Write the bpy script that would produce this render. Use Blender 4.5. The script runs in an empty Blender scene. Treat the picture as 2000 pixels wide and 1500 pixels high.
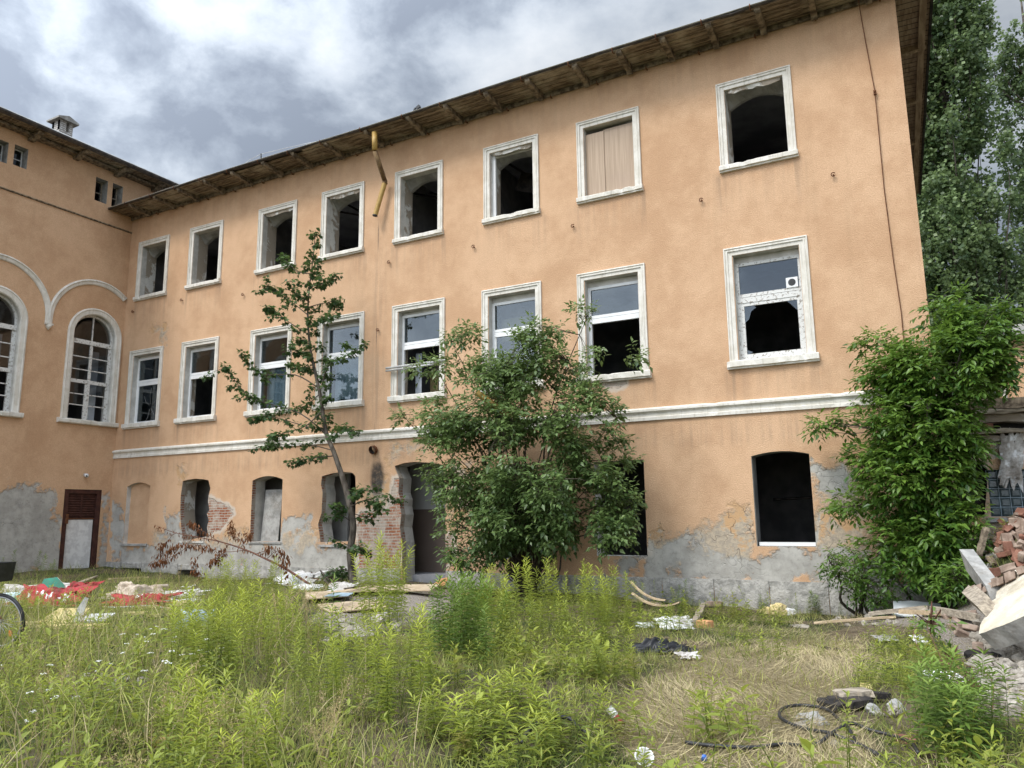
import bpy, bmesh, math, random
import numpy as np
from mathutils import Vector, Matrix, noise as mnoise
from mathutils.geometry import delaunay_2d_cdt
random.seed(7); rng = np.random.default_rng(7)
SC = bpy.context.scene; COL = SC.collection
PI = math.pi
# ------------------------------------------------------------------ camera
F = 1493.0; EYE = 1.6
YAW, PIT, ROL = math.radians(28.405), math.radians(9.829), math.radians(-0.649)
_f = np.array([-math.sin(YAW)*math.cos(PIT), math.cos(YAW)*math.cos(PIT), math.sin(PIT)])
_r0 = np.array([math.cos(YAW), math.sin(YAW), 0.0]); _u0 = np.cross(_r0, _f)
CR = math.cos(ROL)*_r0 + math.sin(ROL)*_u0
CU = -math.sin(ROL)*_r0 + math.cos(ROL)*_u0
CF = _f
cam_d = bpy.data.cameras.new('camera'); cam = bpy.data.objects.new('camera', cam_d); COL.objects.link(cam)
cam_d.sensor_width = 36; cam_d.lens = F/2000*36; cam_d.clip_end = 3000; cam_d.clip_start = 0.1
M = Matrix.Identity(4)
for i in range(3):
    M[i][0], M[i][1], M[i][2] = CR[i], CU[i], -CF[i]
M[0][3], M[1][3], M[2][3] = 0, 0, EYE
cam.matrix_world = M
SC.camera = cam

def ray(px, py):
    return CF + (px-1000)/F*CR - (py-750)/F*CU
def at_y(px, py, Y):
    d = ray(px, py); t = Y/d[1]; return np.array([d[0]*t, Y, EYE+d[2]*t])
def at_x(px, py, X):
    d = ray(px, py); t = X/d[0]; return np.array([X, d[1]*t, EYE+d[2]*t])
def proj(P):
    P = np.atleast_2d(P) - np.array([0, 0, EYE])
    c = P@CF
    return 1000+F*(P@CR)/c, 750-F*(P@CU)/c, c
# ------------------------------------------------------------------ ground shape
WY = 18.0; XL = -26.62; XR = 0.30
def sstep(a, b, x):
    t = np.clip((x-a)/(b-a), 0, 1); return t*t*(3-2*t)
def gnd(x, y):
    x = np.asarray(x, float); y = np.asarray(y, float)
    d = np.interp(x, [-40, -26, -22, -15, -11, -6, -3.4, 5, 40], [0, -.05, -.28, -.2, -.3, -.35, -.54, -.58, -.5])
    z = d*sstep(5, 17.3, y)
    near = sstep(60, 30, np.hypot(x, y))
    z = z + near*(0.05*np.sin(x*1.3+1.1*np.sin(y*.9))*np.sin(y*1.1+.7*np.sin(x*.8)) + 0.025*np.sin(x*3.1+y*1.7)*np.sin(y*2.9-x*.8))
    z = z + 2.0*np.exp(-(np.abs(x-2.25)/1.55)**4-(np.abs(y-17.0)/1.9)**3)
    z = z + 0.42*np.exp(-((x-.25)/1.5)**2-((y-15.5)/1.7)**2)
    z = z + 0.28*np.exp(-((x+11.3)/1.9)**2-((y-14.2)/1.3)**2)
    return z
def on_ground(px, py):
    d = ray(px, py); t = 2.0
    for _ in range(4000):
        p = d*t
        if EYE+p[2] < float(gnd(p[0], p[1])): break
        t += 0.01
        if t > 60: break
    if p[1] > 17.65 and p[0] > XL: p = d*(17.6/d[1])
    return np.array([p[0], p[1], float(gnd(p[0], p[1]))])
# ------------------------------------------------------------------ node material helpers
class NT:
    def __init__(s, name):
        s.m = bpy.data.materials.new(name); s.m.use_nodes = True
        s.t = s.m.node_tree; s.t.nodes.clear()
        s.out = s.n('ShaderNodeOutputMaterial')
    def n(s, typ, **kw):
        nd = s.t.nodes.new(typ)
        for k, v in kw.items():
            if k.startswith('i_'):
                nd.inputs[k[2:].replace('_', ' ')].default_value = v
            else: setattr(nd, k, v)
        return nd
    def l(s, a, b): s.t.links.new(a, b)
    def setin(s, sock, v):
        if isinstance(v, bpy.types.NodeSocket): s.l(v, sock)
        elif isinstance(v, (tuple, list)) and len(v) == 3 and sock.type == 'RGBA': sock.default_value = (*v, 1)
        else: sock.default_value = v
    def coord(s, kind='Object'):
        return s.n('ShaderNodeTexCoord').outputs[kind]
    def mapping(s, vec, scale=(1, 1, 1), loc=(0, 0, 0), rot=(0, 0, 0)):
        m = s.n('ShaderNodeMapping'); s.l(vec, m.inputs[0])
        m.inputs['Scale'].default_value = scale; m.inputs['Location'].default_value = loc; m.inputs['Rotation'].default_value = rot
        return m.outputs[0]
    def noise(s, vec, scale, detail=4, rough=.55, dist=0, lac=2.0):
        nd = s.n('ShaderNodeTexNoise'); s.l(vec, nd.inputs['Vector'])
        nd.inputs['Scale'].default_value = scale; nd.inputs['Detail'].default_value = detail
        nd.inputs['Roughness'].default_value = rough; nd.inputs['Distortion'].default_value = dist
        return nd.outputs['Fac']
    def math(s, op, a, b=0.0, c=None, clamp=False):
        nd = s.n('ShaderNodeMath', operation=op, use_clamp=clamp)
        s.setin(nd.inputs[0], a); s.setin(nd.inputs[1], b)
        if c is not None: s.setin(nd.inputs[2], c)
        return nd.outputs[0]
    def mr(s, v, a, b, c=0.0, d=1.0, smooth=True):
        nd = s.n('ShaderNodeMapRange'); nd.interpolation_type = 'SMOOTHSTEP' if smooth else 'LINEAR'
        s.setin(nd.inputs[0], v)
        for i, x in enumerate((a, b, c, d)): s.setin(nd.inputs[1+i], x)
        return nd.outputs[0]
    def mix(s, f, a, b, mode='MIX'):
        nd = s.n('ShaderNodeMix', data_type='RGBA', blend_type=mode)
        s.setin(nd.inputs[0], f); s.setin(nd.inputs[6], a); s.setin(nd.inputs[7], b)
        return nd.outputs[2]
    def attr(s, name, out='Fac'):
        nd = s.n('ShaderNodeAttribute'); nd.attribute_name = name; return nd.outputs[out]
    def bump(s, h, strength=.5, dist=.02):
        nd = s.n('ShaderNodeBump'); s.l(h, nd.inputs['Height'])
        nd.inputs['Strength'].default_value = strength; nd.inputs['Distance'].default_value = dist
        return nd.outputs[0]
    def bsdf(s, col, rough=.8, normal=None, spec=.3, metal=0.0):
        b = s.n('ShaderNodeBsdfPrincipled')
        s.setin(b.inputs['Base Color'], col); s.setin(b.inputs['Roughness'], rough)
        b.inputs['Specular IOR Level'].default_value = spec; b.inputs['Metallic'].default_value = metal
        if normal is not None: s.l(normal, b.inputs['Normal'])
        return b
    def done(s, b):
        s.l(b.outputs[0], s.out.inputs[0]); return s.m

def simple(name, c1, c2, scale=4, rough=.8, detail=5, bump=.4, bscale=None, spec=.3, stretch=(1, 1, 1), bdist=.01, metal=0., lo=.35, hi=.65, dirt=0.):
    t = NT(name); v = t.mapping(t.coord(), stretch)
    n = t.noise(v, scale, detail, .6)
    col = t.mix(t.mr(n, lo, hi), c1, c2)
    nb = t.noise(v, bscale or scale*5, 4, .6)
    if dirt: col = t.mix(t.mr(t.math('ADD', t.math('MULTIPLY', t.noise(v, 1.9, 6, .7), .7), t.math('MULTIPLY', nb, .3)), .44, .66, 0, dirt), col, (.13, .10, .07))
    return t.done(t.bsdf(col, rough, t.bump(nb, bump, bdist), spec, metal))

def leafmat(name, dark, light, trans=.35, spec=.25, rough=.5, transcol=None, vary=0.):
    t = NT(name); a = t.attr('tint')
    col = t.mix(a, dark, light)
    if vary:
        oi = t.n('ShaderNodeObjectInfo').outputs['Random']; col = t.mix(t.mr(oi, .0, 1, 0, vary), col, t.mix(a, (.045, .075, .02), (.20, .24, .06)))
        col = t.mix(t.mr(t.noise(t.coord(), 3.1, 3, .6), .56, .66, 0, .7), col, (.23, .17, .07))
    b = t.bsdf(col, rough, None, spec)
    tr = t.n('ShaderNodeBsdfTranslucent')
    tc = t.mix(.5, col, transcol or tuple(min(1, c*1.5) for c in light))
    t.l(tc, tr.inputs[0])
    mx = t.n('ShaderNodeMixShader'); mx.inputs[0].default_value = trans
    t.l(b.outputs[0], mx.inputs[1]); t.l(tr.outputs[0], mx.inputs[2])
    t.l(mx.outputs[0], t.out.inputs[0]); return t.m

# ------------------------------------------------------------------ wall stucco with damage
def stucco(name, base1=(.555, .350, .212), base2=(.69, .460, .292)):
    t = NT(name); v = t.coord()
    n1 = t.noise(v, .45, 5, .6, .4); n2 = t.noise(v, 2.2, 7, .65); n3 = t.noise(v, 38, 3, .7)
    n4 = t.noise(v, 9, 5, .7)
    n6 = t.noise(v, 17, 4, .7)
    st = t.noise(t.mapping(v, (2.6, 2.6, .16)), 1.0, 5, .6)
    f = t.math('ADD', t.math('MULTIPLY', n1, .6), t.math('MULTIPLY', n2, .4))
    col = t.mix(t.mr(f, .36, .62), base1, base2)
    col = t.mix(t.mr(st, .55, .8, 0, .22), col, (.36, .24, .14))
    col = t.mix(t.math('MULTIPLY', t.attr('strk'), t.mr(t.noise(t.mapping(v, (7, 7, .35)), 1.0, 4, .6), .38, .66, 0, .75)), col, (.27, .20, .145))
    col = t.mix(t.mr(n4, .56, .8, 0, .35), col, (.72, .46, .27))
    col = t.mix(t.mr(n3, .35, .68, .34, 0), col, (.36, .20, .10))
    col = t.mix(t.mr(n6, .74, .78, 0, .55), col, (.80, .62, .42))
    edge = t.math('ADD', t.math('MULTIPLY', t.math('SUBTRACT', n2, .5), 1.7), t.math('MULTIPLY', t.math('SUBTRACT', n4, .5), .5))
    # pale bare plaster / grey cement / brick masks from signed distances stored on the mesh
    bare = t.mr(t.math('ADD', t.attr('bare'), edge), -.16, .16)
    cemd = t.math('ADD', t.math('ADD', t.attr('cem'), t.math('MULTIPLY', edge, .8)), t.math('MULTIPLY', t.math('SUBTRACT', t.noise(v, 1.1, 3, .5), .56), .9))
    cem = t.mr(cemd, -.13, .10)
    brkd = t.math('ADD', t.attr('brk'), t.math('MULTIPLY', edge, .28))
    brk = t.mr(brkd, -.012, .012)
    halo = t.mr(brkd, -.16, -.03)
    soot = t.mr(t.math('ADD', t.attr('soot'), t.math('MULTIPLY', edge, .22)), -.25, .35)
    barecol = t.mix(t.mr(n4, .35, .65), (.52, .43, .32), (.36, .31, .25))
    barecol = t.mix(t.mr(n2, .50, .60), barecol, (.55, .35, .19))
    cemcol = t.mix(t.mr(n2, .35, .7), (.33, .315, .285), (.47, .45, .41))
    cemcol = t.mix(t.mr(n4, .5, .75, 0, .5), cemcol, (.16, .155, .145))
    vo = t.n('ShaderNodeTexVoronoi', feature='DISTANCE_TO_EDGE'); vo.inputs['Scale'].default_value = 1.7; wv = t.n('ShaderNodeVectorMath', operation='ADD'); nzc = t.n('ShaderNodeTexNoise'); nzc.inputs['Scale'].default_value = 2.5; t.l(v, nzc.inputs['Vector']); t.l(v, wv.inputs[0]); t.l(nzc.outputs['Color'], wv.inputs[1]); t.l(wv.outputs[0], vo.inputs['Vector'])
    crack = t.math('MULTIPLY', t.mr(vo.outputs['Distance'], .004, .018, 1, 0), t.mr(n1, .42, .55))
    barecol = t.mix(t.math('MULTIPLY', crack, .8), barecol, (.13, .11, .09))
    rimc = t.mr(t.math('ABSOLUTE', t.math('SUBTRACT', cemd, -.02)), .0, .05, 1, 0)
    # brick
    sx = t.n('ShaderNodeSeparateXYZ'); t.l(v, sx.inputs[0])
    cb = t.n('ShaderNodeCombineXYZ'); t.l(t.math('ADD', sx.outputs[0], sx.outputs[1]), cb.inputs[0]); t.l(sx.outputs[2], cb.inputs[1])
    wob = t.n('ShaderNodeVectorMath', operation='ADD'); t.l(cb.outputs[0], wob.inputs[0])
    sc_ = t.n('ShaderNodeVectorMath', operation='SCALE'); sc_.inputs['Scale'].default_value = .04
    nz = t.n('ShaderNodeTexNoise'); nz.inputs['Scale'].default_value = 3; t.l(v, nz.inputs['Vector'])
    t.l(nz.outputs['Color'], sc_.inputs[0]); t.l(sc_.outputs[0], wob.inputs[1])
    bt = t.n('ShaderNodeTexBrick'); t.l(wob.outputs[0], bt.inputs['Vector'])
    bt.inputs['Scale'].default_value = 1; bt.inputs['Brick Width'].default_value = .27; bt.inputs['Row Height'].default_value = .085
    bt.inputs['Mortar Size'].default_value = .013; bt.inputs['Mortar Smooth'].default_value = .3
    bt.inputs['Color1'].default_value = (.27, .09, .045, 1); bt.inputs['Color2'].default_value = (.36, .17, .10, 1)
    bt.inputs['Mortar'].default_value = (.44, .40, .34, 1)
    bcol = t.mix(t.mr(n2, .42, .6), bt.outputs['Color'], t.mix(.78, bt.outputs['Color'], (.50, .45, .38)))
    bcol = t.mix(t.mr(n4, .55, .75, 0, .7), bcol, (.10, .06, .045))
    col = t.mix(bare, col, barecol)
    col = t.mix(cem, col, cemcol)
    col = t.mix(t.math('MULTIPLY', rimc, t.mr(n2, .45, .6, .05, .5)), col, (.60, .52, .41))
    col = t.mix(t.mr(t.math('ABSOLUTE', t.math('SUBTRACT', cemd, .035)), .0, .022, 1, 0), col, t.mix(t.mr(n1, .46, .54, 0, .55), col, (.15, .13, .11)))
    col = t.mix(t.math('MULTIPLY', halo, .8), col, (.58, .53, .46))
    col = t.mix(brk, col, bcol)
    col = t.mix(t.math('MULTIPLY', soot, t.mr(n4, .2, .6, .55, .95)), col, (.05, .048, .045))
    h = t.math('MULTIPLY', n3, t.math('SUBTRACT', 1.0, t.math('MULTIPLY', t.math('MAXIMUM', cem, brk), .75)))
    h = t.math('ADD', h, t.math('MULTIPLY', n4, .35))
    h = t.math('SUBTRACT', h, t.math('MULTIPLY', t.math('MAXIMUM', cem, bare), 1.0)); h = t.math('SUBTRACT', h, t.math('MULTIPLY', t.math('MULTIPLY', crack, bare), .8))
    h = t.math('SUBTRACT', h, t.math('MULTIPLY', brk, t.math('ADD', 1.2, t.math('MULTIPLY', bt.outputs['Fac'], .8))))
    return t.done(t.bsdf(col, .92, t.bump(h, .75, .022), .15))

MAT = {}
def build_mats():
    m = MAT
    m['stucco'] = stucco('orange_stucco')
    t = NT('white_trim'); v = t.coord(); n1 = t.noise(v, 3, 6, .65); n2 = t.noise(v, 22, 5, .7); n3 = t.noise(t.mapping(v, (9, 9, 1)), 1.5, 4, .6)
    col = t.mix(t.mr(n1, .35, .65), (.62, .585, .51), (.73, .70, .64))
    col = t.mix(t.mr(n3, .5, .72, 0, .55), col, (.42, .39, .33))
    col = t.mix(t.mr(t.math('ADD', n2, t.math('MULTIPLY', n1, .6)), .99, 1.08), col, (.30, .26, .21))
    m['trim'] = t.done(t.bsdf(col, .8, t.bump(t.math('ADD', n2, n1), .6, .012), .25))
    m['plaster'] = simple('grey_white_plaster', (.44, .42, .38), (.60, .575, .53), 3, .9, 6, .5)
    t = NT('peeling_plaster'); v = t.coord(); n1 = t.noise(v, 1.6, 7, .62, .5); n2 = t.noise(v, 14, 5, .7)
    col = t.mix(t.mr(n1, .44, .50), (.62, .60, .55), (.33, .28, .22)); col = t.mix(t.mr(n2, .55, .7, 0, .5), col, (.22, .19, .16))
    m['peel'] = t.done(t.bsdf(col, .92, t.bump(t.math('ADD', n2, t.mr(n1, .44, .5, 1, 0)), .6, .02), .2))
    t = NT('brick_reveal'); v = t.coord(); sx = t.n('ShaderNodeSeparateXYZ'); t.l(v, sx.inputs[0])
    cb = t.n('ShaderNodeCombineXYZ'); t.l(t.math('ADD', sx.outputs[0], sx.outputs[1]), cb.inputs[0]); t.l(sx.outputs[2], cb.inputs[1])
    bt = t.n('ShaderNodeTexBrick'); t.l(cb.outputs[0], bt.inputs['Vector']); bt.inputs['Scale'].default_value = 1
    bt.inputs['Brick Width'].default_value = .25; bt.inputs['Row Height'].default_value = .08; bt.inputs['Mortar Size'].default_value = .012
    bt.inputs['Color1'].default_value = (.25, .085, .045, 1); bt.inputs['Color2'].default_value = (.33, .16, .10, 1); bt.inputs['Mortar'].default_value = (.42, .39, .34, 1)
    n1 = t.noise(v, 2.5, 6, .65); col = t.mix(t.mr(n1, .44, .58), bt.outputs['Color'], (.40, .345, .28)); n2 = t.noise(v, 25, 4, .7)
    m['brick'] = t.done(t.bsdf(col, .92, t.bump(t.math('SUBTRACT', n2, t.math('MULTIPLY', bt.outputs['Fac'], 1.2)), .9, .02), .15))
    m['stone'] = simple('plinth_stone', (.27, .262, .24), (.45, .43, .395), 5, .92, 8, 1.0, 14, .15, bdist=.04)
    m['interior'] = simple('smoky_interior', (.15, .148, .15), (.27, .265, .26), 1.2, .95)
    m['ceiling'] = simple('smoky_ceiling', (.20, .205, .22), (.42, .42, .44), .6, .95, 6)
    t = NT('weathered_soffit'); v = t.coord(); vv = t.mapping(v, (.5, 7, 7)); n1 = t.noise(vv, 3, 7, .7, .6); n2 = t.noise(v, 1.1, 5, .6); n3 = t.noise(vv, 12, 5, .7)
    col = t.mix(t.mr(n1, .40, .60), (.09, .068, .048), (.34, .265, .185)); col = t.mix(t.mr(n2, .48, .64, 0, .75), col, (.44, .385, .29)); col = t.mix(t.mr(n3, .5, .68, 0, .8), col, (.03, .024, .018))
    m['soffit'] = t.done(t.bsdf(col, .9, t.bump(n3, .9, .02), .15))
    m['bracket'] = simple('weathered_bracket', (.075, .058, .042), (.28, .225, .16), 7, .9, 7, .8, 30, .15)
    m['gablewood'] = simple('brown_gable_boards', (.26, .18, .12), (.44, .33, .23), 3, .85, 6, .5, 20, .2, (4, .6, 4))
    m['rooftile'] = simple('old_roof_sheet', (.07, .062, .055), (.14, .12, .10), 2, .85)
    m['darkmetal'] = simple('dark_rusty_metal', (.028, .024, .021), (.075, .058, .045), 6, .7, 5, .3, spec=.4)
    m['rim'] = simple('pale_zinc', (.38, .38, .37), (.55, .55, .53), 3, .5, 4, .2, spec=.5)
    m['rust'] = simple('rust', (.09, .035, .018), (.17, .07, .03), 20, .9)
    m['upvc'] = simple('white_window_frame', (.70, .71, .71), (.80, .80, .79), 2, .45, 4, .05, spec=.45)
    t = NT('old_white_wood'); v = t.coord(); n1 = t.noise(t.mapping(v, (3, 3, 3)), 5, 7, .7); 
    col = t.mix(t.mr(n1, .53, .60), (.66, .655, .63), (.30, .27, .235)); m['oldwood'] = t.done(t.bsdf(col, .75, t.bump(n1, .5, .01), .25))
    def glass(name, refl, tint=(.62, .68, .70)):
        t = NT(name)
        tr = t.n('ShaderNodeBsdfTransparent'); tr.inputs[0].default_value = (*tint, 1)
        gl = t.n('ShaderNodeBsdfGlossy'); gl.inputs['Roughness'].default_value = .02; gl.inputs[0].default_value = (.9, .95, 1, 1)
        lw = t.n('ShaderNodeLayerWeight'); lw.inputs[0].default_value = .5
        n = t.noise(t.coord(), 1.3, 2, .5); t.l(t.bump(n, .06, .02), gl.inputs['Normal'])
        f = t.math('MULTIPLY', t.math('ADD', .045, t.math('MULTIPLY', t.math('POWER', lw.outputs['Facing'], 5.0), .95)), refl, clamp=True)
        mx = t.n('ShaderNodeMixShader'); t.l(f, mx.inputs[0]); t.l(tr.outputs[0], mx.inputs[1]); t.l(gl.outputs[0], mx.inputs[2])
        t.l(mx.outputs[0], t.out.inputs[0]); return t.m
    m['glass'] = glass('window_glass', 2.0)
    m['oldglass'] = glass('dusty_old_glass', 1.5, (.5, .5, .5))
    m['cloth_white'] = simple('white_curtain', (.42, .47, .52), (.56, .60, .65), 3, .9, 3, .1)
    m['yellowboard'] = simple('ochre_board', (.33, .26, .12), (.42, .33, .16), 2, .8)
    t = NT('plywood_board'); v = t.coord(); n1 = t.noise(t.mapping(v, (30, 30, .8)), 1, 5, .6); n2 = t.noise(v, 1.2, 3, .5)
    col = t.mix(t.mr(n1, .3, .7), (.36, .265, .185), (.47, .355, .26)); col = t.mix(t.mr(n2, .4, .7, 0, .4), col, (.37, .27, .21)); m['plywood'] = t.done(t.bsdf(col, .55, None, .3))
    m['doorbrown'] = simple('dark_red_brown_paint', (.042, .016, .012), (.075, .028, .02), 6, .65, 6, .3)
    m['doorwhite'] = simple('scuffed_white_panel', (.58, .57, .56), (.72, .715, .70), 5, .7, 8, .2, lo=.4, hi=.6)
    m['yellowpipe'] = simple('ochre_pipe', (.36, .22, .055), (.46, .30, .09), 9, .5, 5, .2, spec=.4)
    m['brownpipe'] = simple('brown_pipe', (.13, .075, .04), (.26, .17, .08), 7, .6, 5, .2)
    m['black'] = simple('black_rubber', (.012, .012, .013), (.03, .03, .032), 12, .5, 4, .2, spec=.5)
    t = NT('whitewashed_brick'); v = t.coord(); sx = t.n('ShaderNodeSeparateXYZ'); t.l(v, sx.inputs[0])
    cb = t.n('ShaderNodeCombineXYZ'); t.l(t.math('ADD', sx.outputs[0], sx.outputs[1]), cb.inputs[0]); t.l(sx.outputs[2], cb.inputs[1])
    bt = t.n('ShaderNodeTexBrick'); t.l(cb.outputs[0], bt.inputs['Vector']); bt.inputs['Scale'].default_value = 1
    bt.inputs['Brick Width'].default_value = .25; bt.inputs['Row Height'].default_value = .085; bt.inputs['Mortar Size'].default_value = .02
    bt.inputs['Color1'].default_value = (.66, .65, .63, 1); bt.inputs['Color2'].default_value = (.55, .53, .5, 1); bt.inputs['Mortar'].default_value = (.33, .31, .29, 1)
    n1 = t.noise(v, 5, 5, .7); m['chimney'] = t.done(t.bsdf(t.mix(t.mr(n1, .5, .7, 0, .7), bt.outputs['Color'], (.30, .27, .24)), .9, t.bump(t.math('SUBTRACT', n1, bt.outputs['Fac']), .8, .03), .2))
    m['concrete'] = simple('grey_concrete', (.27, .265, .25), (.42, .41, .385), 4, .92, 7, .6, 25, .2, dirt=0.5)
    m['slabface'] = simple('cream_plastered_slab', (.62, .55, .42), (.74, .68, .56), 3, .9, 7, .35, 25, .2, dirt=0.45)
    m['char'] = simple('charred_wood', (.012, .011, .011), (.05, .042, .036), 6, .85, 7, .9, 18, .3)
    m['wood'] = simple('weathered_grey_wood', (.22, .185, .145), (.42, .36, .28), 5, .85, 7, .5, 20, .2, (1, 6, 6))
    m['woodpale'] = simple('pale_split_wood', (.42, .31, .19), (.56, .44, .29), 5, .8, 6, .4, 20, .2, (1, 6, 6), dirt=0.5)
    m['brickred'] = simple('red_brick', (.17, .075, .05), (.29, .145, .10), 6, .92, 6, .6, 40)
    m['brickgrey'] = simple('mortar_caked_brick', (.20, .14, .105), (.38, .29, .23), 7, .92, 7, .6, 40)
    m['brickorange'] = simple('orange_hollow_brick', (.52, .25, .11), (.62, .34, .17), 6, .9)
    m['whitestuff'] = simple('white_plastic', (.66, .67, .67), (.78, .78, .77), 4, .55, 4, .2, spec=.4, dirt=0.75)
    m['cleanwhite'] = simple('clean_white_board', (.66, .69, .70), (.76, .78, .78), 4, .5, 4, .1)
    m['stonewhite'] = simple('pale_rubble', (.22, .195, .16), (.44, .40, .34), 8, .9, 6, .8, 30, dirt=.55)
    m['foam'] = simple('yellow_foam', (.60, .48, .22), (.70, .58, .32), 8, .95, 5, .5, 40, dirt=0.6)
    m['red'] = simple('red_fabric', (.27, .018, .024), (.44, .045, .055), 3, .75, 5, .3, dirt=0.7)
    m['green'] = simple('green_fabric', (.02, .17, .115), (.04, .25, .17), 3, .7, dirt=0.6)
    m['paleblue'] = simple('pale_blue_sheet', (.42, .58, .62), (.60, .72, .75), 4, .6, dirt=0.6)
    m['yellow'] = simple('yellow_board', (.54, .43, .16), (.66, .56, .27), 5, .75, 5, .2, dirt=0.6)
    m['blue'] = simple('grey_blue_plastic', (.22, .30, .36), (.34, .43, .49), 5, .5, 4, .1, spec=.4, dirt=0.5)
    m['striped'] = simple('striped_rag', (.34, .27, .20), (.56, .47, .37), 14, .9, 2, .2, stretch=(1, .12, 1), dirt=0.6)
    m['cardboard'] = simple('tan_cardboard', (.42, .32, .21), (.54, .43, .30), 3, .85, 5, .2, dirt=0.7)
    m['blackbag'] = simple('black_plastic_bag', (.006, .006, .007), (.014, .014, .017), 6, .38, 4, .3, spec=.4)
    m['tarp'] = simple('grey_torn_sheet', (.38, .35, .32), (.66, .64, .61), 4, .8, 6, .4, dirt=0.7)
    m['orangeplastic'] = simple('orange_reflector', (.6, .14, .02), (.7, .2, .04), 3, .3)
    m['chrome'] = simple('grey_metal', (.42, .43, .44), (.55, .55, .55), 9, .35, 3, .05, metal=.8)
    m['glassblock'] = simple('grey_green_glass_block', (.035, .055, .058), (.085, .11, .115), 5, .22, 4, .3, spec=.6)
    m['bark'] = simple('grey_brown_bark', (.055, .046, .036), (.14, .12, .10), 12, .9, 6, .9, 40, .15, (1, 1, .3), bdist=.02)
    m['twig'] = simple('dark_twig', (.05, .04, .03), (.11, .09, .07), 20, .85)
    m['redstem'] = simple('reddish_twig', (.10, .045, .03), (.18, .09, .06), 20, .8)
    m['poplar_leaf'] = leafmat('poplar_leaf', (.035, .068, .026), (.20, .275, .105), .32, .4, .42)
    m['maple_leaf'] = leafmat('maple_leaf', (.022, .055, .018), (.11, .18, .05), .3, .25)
    m['shrub_leaf'] = leafmat('shrub_leaf', (.038, .078, .022), (.20, .285, .09), .28, .5, .38)
    m['elder_leaf'] = leafmat('elder_leaf', (.030, .085, .014), (.18, .29, .045), .3, .45, .38)
    m['goldenrod'] = leafmat('goldenrod_leaf', (.050, .105, .016), (.50, .55, .075), .32, .3, .45, vary=.7)
    m['darkweed'] = leafmat('dark_weed_leaf', (.045, .10, .018), (.21, .31, .055), .3, .3, .5, vary=.4)
    m['grass'] = leafmat('grass_blade', (.055, .10, .024), (.47, .47, .15), .3, .2, .6)
    m['straw'] = leafmat('straw_blade', (.17, .13, .07), (.58, .49, .28), .15, .2, .7)
    m['seed'] = leafmat('dry_seed_head', (.34, .25, .12), (.62, .50, .28), .3, .15, .8)
    m['deadleaf'] = leafmat('withered_leaf', (.10, .038, .016), (.28, .13, .06), .2, .15, .8)
    m['flower'] = simple('white_flower', (.72, .72, .68), (.82, .82, .78), 30, .8, 2, .1)
    t = NT('weedy_soil'); v = t.coord(); n1 = t.noise(v, .7, 7, .65); n2 = t.noise(v, 9, 7, .7); n3 = t.noise(v, 45, 4, .7)
    soil = t.mix(t.mr(n2, .3, .7), (.085, .064, .042), (.20, .16, .11)); green = t.mix(t.mr(n2, .3, .7), (.03, .04, .016), (.085, .10, .038))
    straw = t.mix(t.mr(n3, .3, .7), (.12, .10, .055), (.36, .295, .175))
    col = t.mix(t.mr(n1, .42, .58), soil, green); col = t.mix(t.mr(t.math('ADD', t.attr('straw'), t.math('MULTIPLY', t.math('SUBTRACT', n1, .5), .9)), .35, .75), col, straw)
    col = t.mix(t.mr(t.math('ADD', t.attr('rubble'), t.math('MULTIPLY', t.math('SUBTRACT', n2, .5), .9)), .35, .7), col, t.mix(t.mr(n3, .35, .65), (.17, .145, .12), (.36, .32, .275)))
    m['ground'] = t.done(t.bsdf(col, .95, t.bump(t.math('ADD', n2, t.math('MULTIPLY', n3, .5)), .9, .05), .1))
build_mats()

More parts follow.
